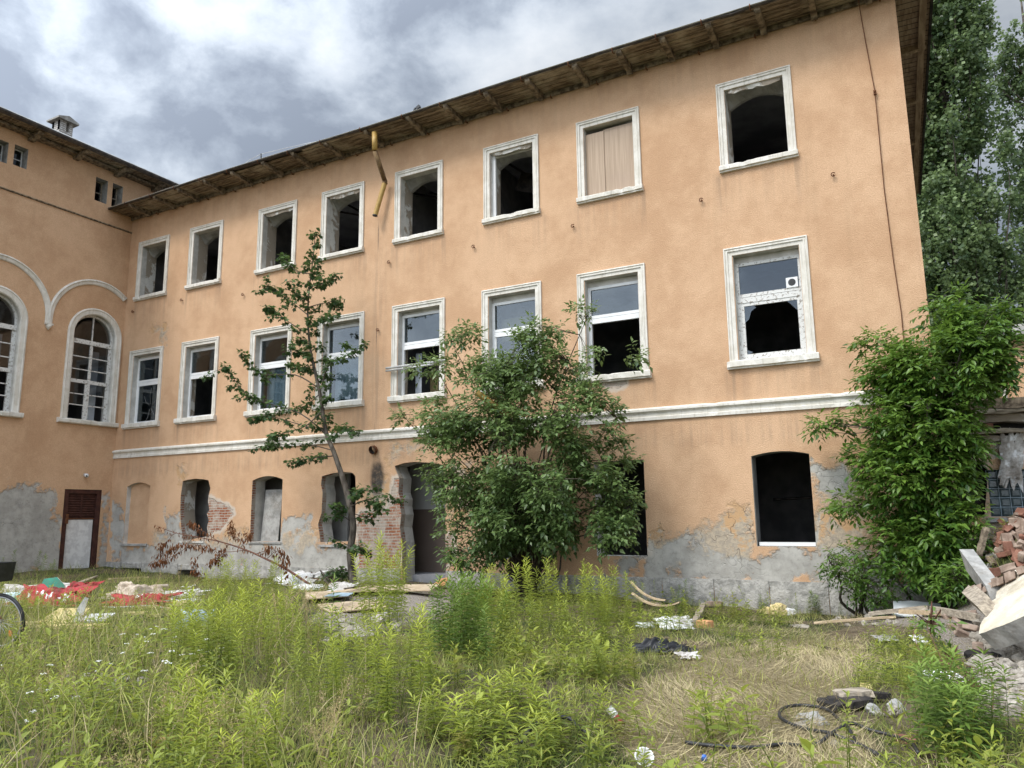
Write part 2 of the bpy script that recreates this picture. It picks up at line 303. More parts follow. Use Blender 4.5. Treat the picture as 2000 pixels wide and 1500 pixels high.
# ------------------------------------------------------------------ mesh building
class MB:
    def __init__(s): s.v = []; s.f = []; s.mi = []; s.mats = []; s.smooth = []
    def mid(s, m):
        m = MAT[m] if isinstance(m, str) else m
        if m not in s.mats: s.mats.append(m)
        return s.mats.index(m)
    def add(s, vs, fs, m, smooth=False):
        o = len(s.v); s.v += [tuple(map(float, p)) for p in vs]; i = s.mid(m)
        for f in fs: s.f.append(tuple(o+k for k in f)); s.mi.append(i); s.smooth.append(smooth)
        return s
    def box(s, x0, x1, y0, y1, z0, z1, m):
        v = [(x0, y0, z0), (x1, y0, z0), (x1, y1, z0), (x0, y1, z0), (x0, y0, z1), (x1, y0, z1), (x1, y1, z1), (x0, y1, z1)]
        return s.add(v, [(0, 3, 2, 1), (4, 5, 6, 7), (0, 1, 5, 4), (1, 2, 6, 5), (2, 3, 7, 6), (3, 0, 4, 7)], m)
    def obox(s, c, ax, ay, az, m):   # centre and half-axis vectors
        c, ax, ay, az = map(np.array, (c, ax, ay, az)); v = []
        for k in (-1, 1):
            for i, j in ((-1, -1), (1, -1), (1, 1), (-1, 1)): v.append(c+i*ax+j*ay+k*az)
        return s.add(v, [(0, 3, 2, 1), (4, 5, 6, 7), (0, 1, 5, 4), (1, 2, 6, 5), (2, 3, 7, 6), (3, 0, 4, 7)], m)
    def loft(s, rings, m, closed=False, smooth=False, cap=False):
        n = len(rings[0]); vs = [p for r in rings for p in r]; fs = []
        for a in range(len(rings)-1):
            for i in range(n if closed else n-1):
                j = (i+1) % n; fs.append((a*n+i, a*n+j, (a+1)*n+j, (a+1)*n+i))
        if cap and closed:
            fs.append(tuple(range(n))[::-1]); fs.append(tuple((len(rings)-1)*n+i for i in range(n)))
        return s.add(vs, fs, m, smooth)
    def tube(s, pts, r, m, n=6, smooth=True, cap=True):
        pts = [np.array(p, float) for p in pts]; R = r if hasattr(r, '__len__') else [r]*len(pts)
        rings = []; prev = None
        for i, p in enumerate(pts):
            d = pts[min(i+1, len(pts)-1)]-pts[max(i-1, 0)]; L = np.linalg.norm(d); d = d/(L if L > 0 else 1)
            if prev is None:
                a = np.array([0, 0, 1.]) if abs(d[2]) < .9 else np.array([1., 0, 0]); u = np.cross(d, a)
            else: u = prev-d*(prev@d)
            u /= np.linalg.norm(u); w = np.cross(d, u); prev = u
            rings.append([p+R[i]*(math.cos(t)*u+math.sin(t)*w) for t in [2*PI*k/n for k in range(n)]])
        return s.loft(rings, m, True, smooth, cap)
    def prism(s, poly, m, fn):     # poly: 2d list; fn(u,v,k) -> xyz, k=0/1
        n = len(poly); a = [fn(u, v, 0) for u, v in poly]; b = [fn(u, v, 1) for u, v in poly]
        fs = [tuple(range(n))[::-1], tuple(range(n, 2*n))]+[(i, (i+1) % n, n+(i+1) % n, n+i) for i in range(n)]
        return s.add(a+b, fs, m)
    def build(s, name, parent=None, loc=None):
        me = bpy.data.meshes.new(name); me.from_pydata(s.v, [], s.f)
        for mt in s.mats: me.materials.append(mt)
        me.polygons.foreach_set('material_index', s.mi); me.polygons.foreach_set('use_smooth', s.smooth); me.update()
        return link(name, me, parent, loc)
def link(name, me, parent=None, loc=None):
    o = bpy.data.objects.new(name, me); COL.objects.link(o)
    if parent is not None:
        o.parent = parent
        w = Vector((0, 0, 0)); q = parent
        while q is not None: w += q.location; q = q.parent
        o.location = -w if loc is None else loc
    elif loc is not None: o.location = loc
    return o
def tag(o, label, cat=None, group=None, kind=None):
    if label: o['label'] = label
    if cat: o['category'] = cat
    if group: o['group'] = group
    if kind: o['kind'] = kind
    return o
def thing(name, label, cat, loc=(0, 0, 0), group=None):
    o = bpy.data.objects.new(name, None); COL.objects.link(o); o.location = [float(a) for a in loc]; o.empty_display_size = .3
    return tag(o, label, cat, group)
def npmesh(name, V, Fc, mat, tint=None, parent=None, smooth=False, loc=None, mi=None):
    """V (n,3), Fc (m,k) uniform polygons"""
    V = np.asarray(V, np.float32); Fc = np.asarray(Fc, np.int32); k = Fc.shape[1]
    me = bpy.data.meshes.new(name); me.vertices.add(len(V)); me.vertices.foreach_set('co', V.ravel())
    me.loops.add(Fc.size); me.loops.foreach_set('vertex_index', Fc.ravel())
    me.polygons.add(len(Fc)); me.polygons.foreach_set('loop_start', np.arange(0, Fc.size, k, dtype=np.int32))
    try: me.polygons.foreach_set('loop_total', np.full(len(Fc), k, np.int32))
    except Exception: pass
    for m in (mat if isinstance(mat, (list, tuple)) else [mat]): me.materials.append(MAT[m] if isinstance(m, str) else m)
    if mi is not None: me.polygons.foreach_set('material_index', np.asarray(mi, np.int32))
    if smooth: me.polygons.foreach_set('use_smooth', np.ones(len(Fc), bool))
    me.update(calc_edges=True)
    if tint is not None:
        a = me.attributes.new('tint', 'FLOAT', 'POINT'); a.data.foreach_set('value', np.asarray(tint, np.float32))
    if name is None: return me
    return link(name, me, parent, loc)

# leaf templates: along +Y (length 1), width along X, normal Z ; triangles
def T(v, f): return np.array(v, float), np.array(f)
LANCE = T([(0, 0, 0), (-.5, .4, .06), (0, .45, -.02), (.5, .4, .06), (-.32, .75, .0), (.32, .75, .0), (0, 1, -.12)],
          [(0, 2, 1), (0, 3, 2), (1, 2, 4), (2, 3, 5), (2, 5, 6), (2, 6, 4)])
OVATE = T([(0, 0, 0), (-.5, .38, .08), (0, .42, -.03), (.5, .38, .08), (0, 1, -.1)], [(0, 2, 1), (0, 3, 2), (1, 2, 4), (2, 3, 4)])
DIAM = T([(0, 0, 0), (-.5, .45, .05), (0, 1, 0), (.5, .45, .05)], [(0, 3, 2), (0, 2, 1)])
MAPLE = T([(0, 0, 0), (0, .38, -.04), (-.42, .02, -.06), (-.30, .28, .02), (-.62, .52, -.1), (-.22, .56, .02), (0, 1.0, -.1), (.22, .56, .02), (.62, .52, -.1), (.30, .28, .02), (.42, .02, -.06)],
          [(1, 0, 10), (1, 10, 9), (1, 9, 8), (1, 8, 7), (1, 7, 6), (1, 6, 5), (1, 5, 4), (1, 4, 3), (1, 3, 2), (1, 2, 0)])
def norm(a): return a/np.maximum(np.linalg.norm(a, axis=-1, keepdims=True), 1e-9)
def leaves(tmpl, P, D, N, S, W, tint):
    """place template at P, pointing D, upward normal ~N, length S, width ratio W -> V,F,tint"""
    tv, tf = tmpl; P, D, N = np.asarray(P, float), norm(np.asarray(D, float)), np.asarray(N, float)
    X = np.cross(D, N); bad = np.linalg.norm(X, axis=1) < 1e-4; X[bad] = [1, 0, 0]; X = norm(X); Z = np.cross(X, D)
    S = np.broadcast_to(S, (len(P),)); W = np.broadcast_to(W, (len(P),))
    V = P[:, None]+S[:, None, None]*(tv[None, :, 0:1]*W[:, None, None]*X[:, None]+tv[None, :, 1:2]*D[:, None]+tv[None, :, 2:3]*Z[:, None])
    n = len(tv); Fc = (tf[None]+n*np.arange(len(P))[:, None, None]).reshape(-1, tf.shape[1])
    return V.reshape(-1, 3), Fc, np.repeat(np.broadcast_to(tint, (len(P),)), n)
def merge(parts):
    Vs, Fs, Ts = [], [], []; o = 0
    for V, Fc, tt in parts:
        Vs.append(V); Fs.append(Fc+o); Ts.append(tt); o += len(V)
    return np.concatenate(Vs), np.concatenate(Fs), np.concatenate(Ts)
def rdir(n): return norm(rng.normal(size=(n, 3)))
SKYX, SKYY, SKYGLOW, SKYK, SUNE, EXPO = 3.0, 1.0, 5.2, .585, 2.1, 0.35
# ================================================================== BUILDING
def inpoly(poly, x, y):
    p = np.asarray(poly); ins = np.zeros(len(x), bool); j = len(p)-1
    for i in range(len(p)):
        c = ((p[i, 1] > y) != (p[j, 1] > y)) & (x < (p[j, 0]-p[i, 0])*(y-p[i, 1])/(p[j, 1]-p[i, 1]+1e-12)+p[i, 0]); ins ^= c; j = i
    return ins
def sdf(polys, x, y):
    out = np.full(len(x), -2.0)
    for poly in polys:
        p = np.asarray(poly, float); d = np.full(len(x), 9.0)
        for i in range(len(p)):
            a, b = p[i-1], p[i]; ab = b-a; t = np.clip(((x-a[0])*ab[0]+(y-a[1])*ab[1])/(ab@ab+1e-12), 0, 1)
            d = np.minimum(d, np.hypot(x-a[0]-t*ab[0], y-a[1]-t*ab[1]))
        out = np.maximum(out, np.where(inpoly(p, x, y), d, -d))
    return out
def rect(u0, u1, v0, v1): return [(u0, v0), (u1, v0), (u1, v1), (u0, v1)]
def archp(u0, u1, v0, vs, rise, n=10):
    c = (u0+u1)/2; h = (u1-u0)/2; R = (h*h+rise*rise)/(2*rise); cz = vs+rise-R; a = math.asin(min(1, h/R))
    if rise > h: a = PI-a
    return [(u0, v0), (u1, v0)]+[(c+R*math.sin(t), cz+R*math.cos(t)) for t in np.linspace(a, -a, n)]
def wall_panel(name, outer, holes, fn, fields, parent, step=.22, mat='stucco'):
    pts = []; edges = []
    def addpoly(p):
        o = len(pts); pts.extend(Vector(q) for q in p); edges.extend((o+i, o+(i+1) % len(p)) for i in range(len(p)))
    addpoly(outer)
    for h in holes: addpoly(h)
    us = [p[0] for p in outer]; vs = [p[1] for p in outer]
    gu, gv = np.meshgrid(np.arange(min(us)+step/2, max(us), step), np.arange(min(vs)+step/2, max(vs), step)); gu = gu.ravel(); gv = gv.ravel()
    keep = sdf([outer], gu, gv) > .03
    if holes: keep &= sdf(holes, gu, gv) < -.03
    pts.extend(Vector((a, b)) for a, b in zip(gu[keep], gv[keep]))
    V, E_, Fc = delaunay_2d_cdt(pts, edges, [], 0, 1e-5)[:3]
    V = np.array([(v[0], v[1]) for v in V]); Fc = np.array([f for f in Fc if len(f) == 3])
    c = V[Fc].mean(1); ok = inpoly(outer, c[:, 0], c[:, 1])
    for h in holes: ok &= ~inpoly(h, c[:, 0], c[:, 1])
    Fc = Fc[ok]; P = np.array([fn(a, b) for a, b in V])
    o = npmesh(name, P, Fc, mat, None, parent)
    for k, val in fields.items():
        v = val(V[:, 0], V[:, 1]) if callable(val) else sdf(val, V[:, 0], V[:, 1])
        a = o.data.attributes.new(k, 'FLOAT', 'POINT'); a.data.foreach_set('value', np.asarray(v, np.float32))
    for k in ('cem', 'bare', 'brk', 'soot', 'strk'):
        if k not in fields:
            a = o.data.attributes.new(k, 'FLOAT', 'POINT'); a.data.foreach_set('value', np.full(len(V), 0 if k == 'strk' else -2, np.float32))
    return o
def fp(lst): return [tuple(at_y(a, b, WY)[[0, 2]]) for a, b in lst]      # facade points
def lp(lst): return [tuple(at_x(a, b, XL)[[1, 2]]) for a, b in lst]      # side wing points

bld = thing('abandoned_building', 'large derelict orange stucco building with two wings and broken windows', 'building', (-13, 18, -.3))
TOP = [(-3.82, -2.04), (-7.63, -5.84), (-10.58, -8.80), (-13.77, -12.0), (-16.76, -14.99), (-19.64, -17.86), (-23.14, -21.4), (-26.05, -24.29)]
MID = [(-3.88, -1.97), (-7.73, -5.86), (-10.66, -8.79), (-13.80, -11.91), (-16.76, -14.88), (-19.75, -17.88), (-23.2, -21.3), (-26.1, -24.22)]
holes = []; revs = []      # revs: (polygon, [(depth, material), ...])
for a, b in TOP:
    h = rect(a+.2, b-.18, 10.0, 12.0); holes.append(h); revs.append((h, [(.2, 'plaster'), (.62, 'peel')]))
for a, b in MID:
    h = rect(a+.21, b-.2, 5.13, 7.7); holes.append(h); revs.append((h, [(.2, 'plaster'), (.5, 'peel')]))
g8 = archp(-3.54, -2.29, .88, 2.895, .085); g7 = rect(-7.4, -6.1, .62, 2.94); g6 = archp(-10.3, -9.1, .5, 2.85, .13)
g3 = archp(-19.38, -18.05, .9, 2.84, .13)
g2 = fp([(358, 1056), (392, 1050), (407, 1047), (404, 1030), (408, 1016), (404, 1004), (409, 996), (406, 978), (408, 966), (411, 954), (407, 938), (396, 935.6), (380, 935), (366, 937), (357, 940), (353, 970), (352, 1000), (354, 1030)])
g4 = fp([(625.6, 1059), (690, 1057), (694, 1010), (695, 962), (694, 930), (688, 923), (670, 921.6), (650, 924), (629, 930), (627, 946), (630, 962), (628, 1002), (621, 1024), (624, 1042)])
gd = fp([(786, 1142), (868, 1142), (870, 1124), (872, 1100), (870, 1060), (870, 990), (868, 930), (866, 908), (846, 904), (810, 902), (790, 904), (771, 910), (773, 918), (780, 934), (778, 962), (782, 975), (781, 988), (784, 1005), (781, 1030), (785, 1060)])
g1 = archp(-25.72, -24.45, .8, 2.82, .14)
for h, r in ((g8, [(.12, 'plaster'), (.5, 'interior')]), (g7, [(.5, 'plaster')]), (g6, [(.5, 'plaster')]), (g3, [(.16, 'brick'), (.55, 'plaster')]),
             (g2, [(.16, 'brick'), (.6, 'peel')]), (g4, [(.18, 'brick'), (.6, 'plaster')]), (gd, [(.2, 'brick'), (.6, 'plaster')]), (g1, [(.16, 'plaster')])):
    holes.append(h); revs.append((h, r))
BASE = [(-25.75, -24.6, -.9, -.04), (-22.7, -21.75, -.9, .0), (-16.1, -15.0, -.9, -.02)]
for a, b, c, d in BASE:
    h = rect(a, b, c, d); holes.append(h); revs.append((h, [(.5, 'stone')]))
cem = [fp([(1247, 1093), (1300, 1060), (1330, 1042), (1370, 1038), (1385, 1090), (1402, 1130), (1250, 1130)]),
       fp([(1474, 1073), (1590, 1069), (1625, 1085), (1660, 1120), (1655, 1145), (1474, 1135)]),
       fp([(1587, 908), (1655, 903), (1668, 960), (1640, 975), (1588, 968)]),
       fp([(218, 1065), (290, 1063), (352, 1062), (400, 1060), (400, 1103), (215, 1110)]), fp([(483, 1060), (552, 1058), (550, 1105), (480, 1105)]),
       fp([(325, 1012), (345, 1005), (352, 1030), (352, 1062), (320, 1065), (305, 1045)]), fp([(624, 1061), (695, 1060), (700, 1105), (624, 1105)]),
       fp([(552, 1010), (572, 1003), (600, 1018), (590, 1035), (552, 1035)]), fp([(1190, 1065), (1262, 1062), (1262, 1127), (1190, 1127)]),
       fp([(1250, 1098), (1330, 1090), (1420, 1084), (1500, 1078), (1600, 1082), (1680, 1075), (1760, 1080), (1760, 1150), (1250, 1150)]), fp([(215, 1072), (300, 1066), (420, 1062), (560, 1066), (700, 1062), (705, 1120), (215, 1125)]),
       fp([(216, 985), (246, 978), (247, 1060), (214, 1062)])]
bare = [fp([(1255, 1060), (1300, 1047), (1340, 1042), (1362, 1035), (1395, 1010), (1440, 1003), (1475, 990), (1478, 1130), (1380, 1130), (1255, 1125)]),
        fp([(1590, 905), (1660, 900), (1690, 960), (1700, 1140), (1600, 1135), (1592, 1060)]),
        fp([(350, 912), (359, 912), (360, 930), (353, 936)]), fp([(762, 868), (830, 862), (835, 878), (790, 885), (765, 905)]),
        fp([(720, 945), (742, 925), (758, 950), (756, 992), (718, 992)]), fp([(872, 905), (925, 900), (922, 1000), (872, 1005)]),
        fp([(545, 1035), (600, 1030), (625, 1060), (625, 1105), (545, 1105)]), fp([(300, 1040), (350, 1035), (350, 1105), (300, 1105)]),
        fp([(410, 1050), (485, 1035), (485, 1105), (405, 1105)]), fp([(300, 640), (325, 640), (330, 675), (322, 678)])]
brk = [fp([(404, 972), (416, 975), (440, 986), (458, 1001), (448, 1014), (432, 1036), (403, 1046)]),
       fp([(697, 998), (758, 997), (768, 962), (772, 930), (784, 930), (792, 1112), (700, 1112)]), fp([(1180, 738), (1222, 734), (1218, 752), (1190, 756)]),
       fp([(868, 1040), (884, 1045), (886, 1090), (868, 1110)]), fp([(1242, 1064), (1264, 1062), (1262, 1078), (1245, 1082)])]
def sootf(u, v):
    a = 1-np.hypot((u+14.28)/.26, (v-2.75)/.55); b = .25-np.abs(u+14.36+.05*np.sin(v*2))/.06-np.where(v > 4, 0, 9); b = np.where(v < 10.8, b, -2)
    return np.maximum(a, b*.6)
def streakf(u, v):
    o = .22*np.clip((v-11.9)/1.2, 0, 1)
    for (a, c2), z in [(q, 9.84) for q in TOP]+[(q, 4.94) for q in MID]:
        w = np.maximum(np.exp(-((u-a)/.14)**2), np.maximum(np.exp(-((u-c2)/.14)**2), .35*((u > a) & (u < c2)))); o = np.maximum(o, w*np.clip(1-(z-v)/1.3, 0, 1)*(v < z))
    o = np.maximum(o, .8*np.exp(-((u+14.35)/.16)**2)*(v < 10.9)); return np.maximum(o, .7*np.clip((4.0-v)/.5, 0, 1)*(v > 3.2)*.6)
fields = dict(cem=cem, bare=bare, brk=brk, soot=sootf, strk=streakf)
front = wall_panel('front_wall', rect(XL-.0, XR, -1.2, 13.36), holes, lambda u, v: (u, WY, v), fields, bld)
def reveals(revs, fn, parent, name):
    for k, (poly, steps) in enumerate(revs):
        mb = MB(); d0 = -.001; P = poly; n = len(P)
        for d1, m in steps:
            vs = [fn(u, v, d0) for u, v in P]+[fn(u, v, d1) for u, v in P]
            mb.add(vs, [(i, (i+1) % n, n+(i+1) % n, n+i) for i in range(n)], m); d0 = d1
        if name == 'reveal' and k > 15: mb.build('window_opening', bld)
        else: mb.build(name, parent[k] if isinstance(parent, list) else parent)
mb = MB(); mb.add([(u, WY+.16, v) for u, v in g1], [tuple(range(len(g1)))], 'stucco'); o = mb.build('blind_niche', bld)
for k in ('cem', 'bare', 'brk', 'soot'):
    a = o.data.attributes.new(k, 'FLOAT', 'POINT'); a.data.foreach_set('value', np.full(len(o.data.vertices), -2, np.float32))

# ---- outer shell and rooms
BY = 30.0
mb = MB(); mb.add([(XR, WY, -1.2), (XR-.45, BY, -1.2), (XR-.45, BY, 13.36), (XR, WY, 13.36)], [(0, 1, 2, 3)], 'stucco')
mb.add([(XL, BY, -1.2), (XR-.45, BY, -1.2), (XR-.45, BY, 13.36), (XL, BY, 13.36)], [(3, 2, 1, 0)], 'stucco'); mb.build('rear_wall', bld)
for z0, z1 in ((-.25, -.02), (3.92, 4.25), (8.4, 8.95), (12.75, 13.0)): mb = MB(); mb.box(XL+.02, XR-.5, WY+.5, BY-.02, z0, z1, 'ceiling'); mb.build('floor_slab', bld)
for z0, z1 in ((-.02, 3.92), (4.25, 8.4), (8.95, 12.75)):
    mb = MB(); mb.box(XL+.02, XR-.5, 24.2, 24.35, z0, z1, 'interior')
    for x in (-4.9, -11.3, -14.35, -20.6, XL+.25): mb.box(x-.08, x+.08, WY+.5, 24.2, z0, z1, 'interior')
    mb.build('inner_walls', bld)
t = NT('two_tone_hall_paint'); sx = t.n('ShaderNodeSeparateXYZ'); t.l(t.coord(), sx.inputs[0]); n = t.noise(t.coord(), 2, 5, .6)
MAT['hall'] = t.done(t.bsdf(t.mix(t.mr(sx.outputs[2], 1.84, 1.85), t.mix(n, (.115, .085, .07), (.16, .125, .105)), t.mix(n, (.34, .34, .335), (.44, .44, .43))), .7))
MAT['limewash'] = simple('dirty_limewash', (.27, .265, .25), (.40, .39, .37), 1.6, .9, 6, .3)
mb = MB(); mb.box(-14.2, -11.55, 19.5, 19.65, -.02, 3.9, 'hall'); mb.build('hall_wall', bld)
for q in ((-24.0, -22.72, 19.3, 19.42), (-17.6, -16.38, 19.2, 19.3), (-20.5, -19.35, 19.5, 19.6)): mb = MB(); mb.box(*q, -.02, 3.9, 'limewash'); mb.build('room_partition', bld)
# loose battens and pipes under the ceilings of the burnt upper rooms
for a, b in [((-14.6, 19.2, 12.3), (-11.2, 21.5, 11.5)), ((-14.2, 20.5, 12.6), (-12.3, 19.4, 11.6)), ((-17.6, 19.1, 12.2), (-14.5, 21.5, 11.7)), ((-13.2, 19.3, 12.7), (-12.9, 19.6, 11.4)), ((-17.3, 19.7, 12.6), (-14.9, 19.9, 11.0)), ((-3.5, 20.2, 1.95), (-1.6, 20.3, 2.0)), ((-10.6, 19.5, 12.4), (-9.0, 20.6, 11.2)), ((-10.2, 19.8, 11.9), (-9.2, 19.9, 11.6))]:
    mb = MB(); mb.tube([a, b], .035, 'char', 4); mb.build('hanging_batten', bld)
mb = MB(); mb.obox((-9.9, 19.8, 11.7), (.45, .1, -.12), (0, .02, .01), (.1, .05, .3), 'char'); mb.build('hanging_panel', bld)

# ---- mouldings
def ushape(x0, x1, zb, zt, t): return [(x0+t, zb), (x0+t, zt-t), (x1-t, zt-t), (x1-t, zb)]
PROF = [(0, -.01), (0, .05), (.03, .058), (.035, .036), (.06, .036), (.066, .05), (.095, .05), (.10, .024), (.19, .02), (.197, -.03)]
def jig(s=.006): return random.uniform(-s, s)
def chipped_sill(mb, x0, x1, z0, z1, prot, y0=WY, m='trim', n=16, chips=2):
    rings = []
    ch = [random.uniform(x0, x1) for _ in range(chips)]
    for i in range(n+1):
        x = x0+(x1-x0)*i/n; c = sum(max(0, 1-abs(x-q)/.09) for q in ch)*.035
        rings.append([(x, y0+.05, z1), (x, y0-prot+.015+c+jig(), z1+jig(.004)-c*.5), (x, y0-prot+c*1.4+jig(), z1-.02-c+jig()), (x, y0-prot+c+jig(), z0+.045+jig()), (x, y0-prot*.62+jig(), z0+.03), (x, y0-prot*.62, z0), (x, y0+.05, z0)])
    mb.loft(rings, m, True, False, True)
def surround(a, b, zb, zt, parent):
    mb = MB(); mb.loft([[(x, WY-p, z) for x, z in ushape(a, b, zb, zt, t)] for t, p in PROF], 'trim')
    return mb.build('window', parent)
def bar(mb, x0, x1, z0, z1, y, d, m): mb.box(x0, x1, y, y+d, z0, z1, m)
def pane(parent, x0, x1, z0, z1, y, m='glass', poly=None):
    mb = MB(); pl = poly or rect(x0, x1, z0, z1)
    mb.prism(pl, m, lambda u, v, k: (u, y+.006*k, v)); return mb.build('pane', parent)
WIN = []
MAT['lintelgrey'] = simple('grey_lintel_plaster', (.24, .235, .22), (.36, .35, .33), 3, .9)
for i, (a, b) in enumerate(TOP):
    w = surround(a, b, 10.0, 12.2, bld); WIN.append(w)
    s = MB(); chipped_sill(s, a-.02, b+.03, 9.84, 10.0, .12, chips=1+(i % 3)); s.build('sill', w)
    if i == 1:
        s = MB(); s.box(-7.43, -6.90, WY+.12, WY+.14, 10.0, 11.86, 'plywood'); s.build('plywood_board', w)
        s = MB(); s.box(-6.91, -6.03, WY+.145, WY+.165, 10.0, 11.9, 'plywood'); s.build('plywood_board', w)
    if i == 2:
        s = MB(); bar(s, a+.2, a+.30, 10.0, 12.0, WY+.14, .07, 'upvc'); bar(s, a+.3, b-.18, 10.0, 10.07, WY+.14, .07, 'upvc'); bar(s, a+.3, b-.18, 11.9, 11.97, WY+.14, .07, 'plaster'); s.build('frame', w)
    if i in (0, 2, 4, 5):     # broken render under the lintel
        s = MB(); n = 9; x0, x1 = a+.3, b-.25
        top = [(x0+(x1-x0)*k/n, WY+.03+jig(.01), 12.0) for k in range(n+1)]; bot = [(x0+(x1-x0)*k/n+jig(.02), WY+.05+jig(.02), 11.93-random.random()*.06*(1 if 0 < k < n else 0)) for k in range(n+1)]; bk = [(p[0], WY+.18, 11.97) for p in bot]
        s.loft([top, bot, bk], 'peel'); s.build('broken_lintel', w)
TR = 6.58
for i, (a, b) in enumerate(MID):
    w = surround(a, b, 5.13, 7.9, bld); WIN.append(w)
    s = MB(); chipped_sill(s, a-.06, b+.06, 4.94, 5.13, .13, chips=(3 if i in (0, 1, 6) else 1), n=20); s.build('sill', w)
    x0, x1 = a+.21, b-.2; y = WY+.2; m = 'oldwood' if i == 0 else 'upvc'
    zt = 7.55 if i < 3 else 7.62
    s = MB(); fw = .075
    bar(s, x0, x0+fw, 5.14, zt, y, .07, m); bar(s, x1-fw, x1, 5.14, zt, y, .07, m); bar(s, x0+fw, x1-fw, zt-fw, zt, y, .07, m)
    bar(s, x0+fw, x1-fw, TR-.02, TR+.11, y-.004, .075, m)
    bar(s, x0+fw, x1-fw, TR+.125, TR+.2, y+.012, .05, m)
    if i not in (1, 3): bar(s, x0+fw, x1-fw, 5.14, 5.22, y, .07, m)
    if i == 0:
        bar(s, x0+fw, x0+2*fw, 5.22, TR-.02, y+.01, .05, m); bar(s, x1-2*fw, x1-fw, 5.22, TR-.02, y+.01, .05, m); bar(s, x0+2*fw, x1-2*fw, TR-.1, TR-.02, y+.01, .05, m); bar(s, x0+2*fw, x1-2*fw, 5.22, 5.31, y+.01, .05, m)
    if i in (2, 4, 5, 7): bar(s, x0+fw, x0+1.6*fw, 5.22, TR-.02, y+.012, .05, m); bar(s, x1-1.6*fw, x1-fw, 5.22, TR-.02, y+.012, .05, m)
    s.build('frame', w)
    s = MB(); s.box(x0, x1, y+.01, y+.3, zt, 7.7, 'plaster'); s.build('lintel_packing', w)
    pane(w, x0+fw, x1-fw, TR+.2, zt-fw, y+.03)
    if i in (2, 4, 5): pane(w, x0+1.6*fw, x1-1.6*fw, 5.22, TR-.02, y+.03)
    if i == 7:
        cx, cz = -25.05, 5.75; hole = [(cx+.07*math.cos(q)*random.uniform(.7, 1.2), cz+.1*math.sin(q)*random.uniform(.7, 1.2)) for q in np.linspace(0, 2*PI, 9)[:-1]]
        X0, X1, Z0, Z1 = x0+1.6*fw, x1-1.6*fw, 5.22, TR-.02
        pl = [(X0, Z0), (X1, Z0), (X1, Z1), (cx, Z1)]+[hole[2]]+hole[1::-1]+hole[:2:-1]+[hole[2]]+[(cx-.004, Z1), (X0, Z1)]
        pane(w, 0, 0, 0, 0, y+.03, poly=pl)
        s = MB()
        for q in (.4, 1.7, 2.6, 4.2, 5.4): s.tube([(cx+.07*math.cos(q), y+.024, cz+.1*math.sin(q)), (cx+.3*math.cos(q+.1), y+.024, cz+.42*math.sin(q+.1)), (cx+.5*math.cos(q-.1), y+.024, cz+.7*math.sin(q-.1))], .004, 'rim', 3)
        s.build('glass_cracks', w)
    if i == 0:
        pane(w, 0, 0, 0, 0, y+.03, poly=[(x0+.15, 6.48), (x0+.15, 6.08), (x0+.24, 6.16), (x0+.30, 6.34), (x0+.42, 6.42), (x0+.36, 6.48)])
        pane(w, 0, 0, 0, 0, y+.03, poly=[(x1-.15, 6.48), (x1-.38, 6.48), (x1-.3, 6.40), (x1-.22, 6.30), (x1-.15, 6.22)])
        pane(w, 0, 0, 0, 0, y+.03, poly=[(x0+.15, 5.31), (x0+.15, 5.42), (x0+.28, 5.36), (x0+.2, 5.31)])
        s = MB(); s.box(x1-.36, x1-.10, y-.012, y+.02, TR+.2, TR+.44, 'upvc'); n = 14
        s.add([(x1-.23+.085*math.cos(2*PI*k/n), y-.016, TR+.32+.085*math.sin(2*PI*k/n)) for k in range(n)], [tuple(range(n))], 'black'); s.build('vent', w)
    if i in (4, 5):
        s = MB(); n = 22; top = []; bot = []
        for k in range(n+1):
            u = (x0+.16)+(x1-x0-.3)*k/n; d = .03*math.sin(k*1.9)+.02*math.sin(k*.8); top.append((u, y+.25+d, 6.56)); bot.append((u, y+.25+d*1.5, 5.2+.12*math.sin(k*.3)))
        s.loft([top, bot], 'cloth_white', False, True); s.build('curtain', w)
    if i == 2:
        s = MB(); s.box(x0+.1, x1-.45, y+.35, y+.37, 6.5, 7.15, 'yellowboard'); s.box(x0+.75, x1-.05, y+.5, y+.52, 5.3, 6.3, 'yellowboard'); s.build('ochre_board', w)
    if i == 3:
        s = MB(); s.tube([(a-.1, WY-.16, 5.98), (b+.05, WY-.06, 6.02)], .035, 'rim', 6); s.tube([(a-.1, WY-.16, 5.9), (b-.3, WY-.1, 5.94)], .03, 'rim', 6); s.build('blind_rail', w)
        s = MB(); s.box(x0+.08, x0+.3, y+.6, y+.62, 5.14, 6.55, 'cloth_white'); s.box(x0+.2, x0+.5, y+1.2, y+1.22, 5.14, 5.9, 'yellowboard'); s.build('curtain', w)
    if i in (1, 6):
        s = MB(); bar(s, x0, x1, 5.13, 5.16, y, .07, 'wood'); s.build('frame_remains', w)
reveals(revs, lambda u, v, d: (u, WY+d, v), WIN, 'reveal')
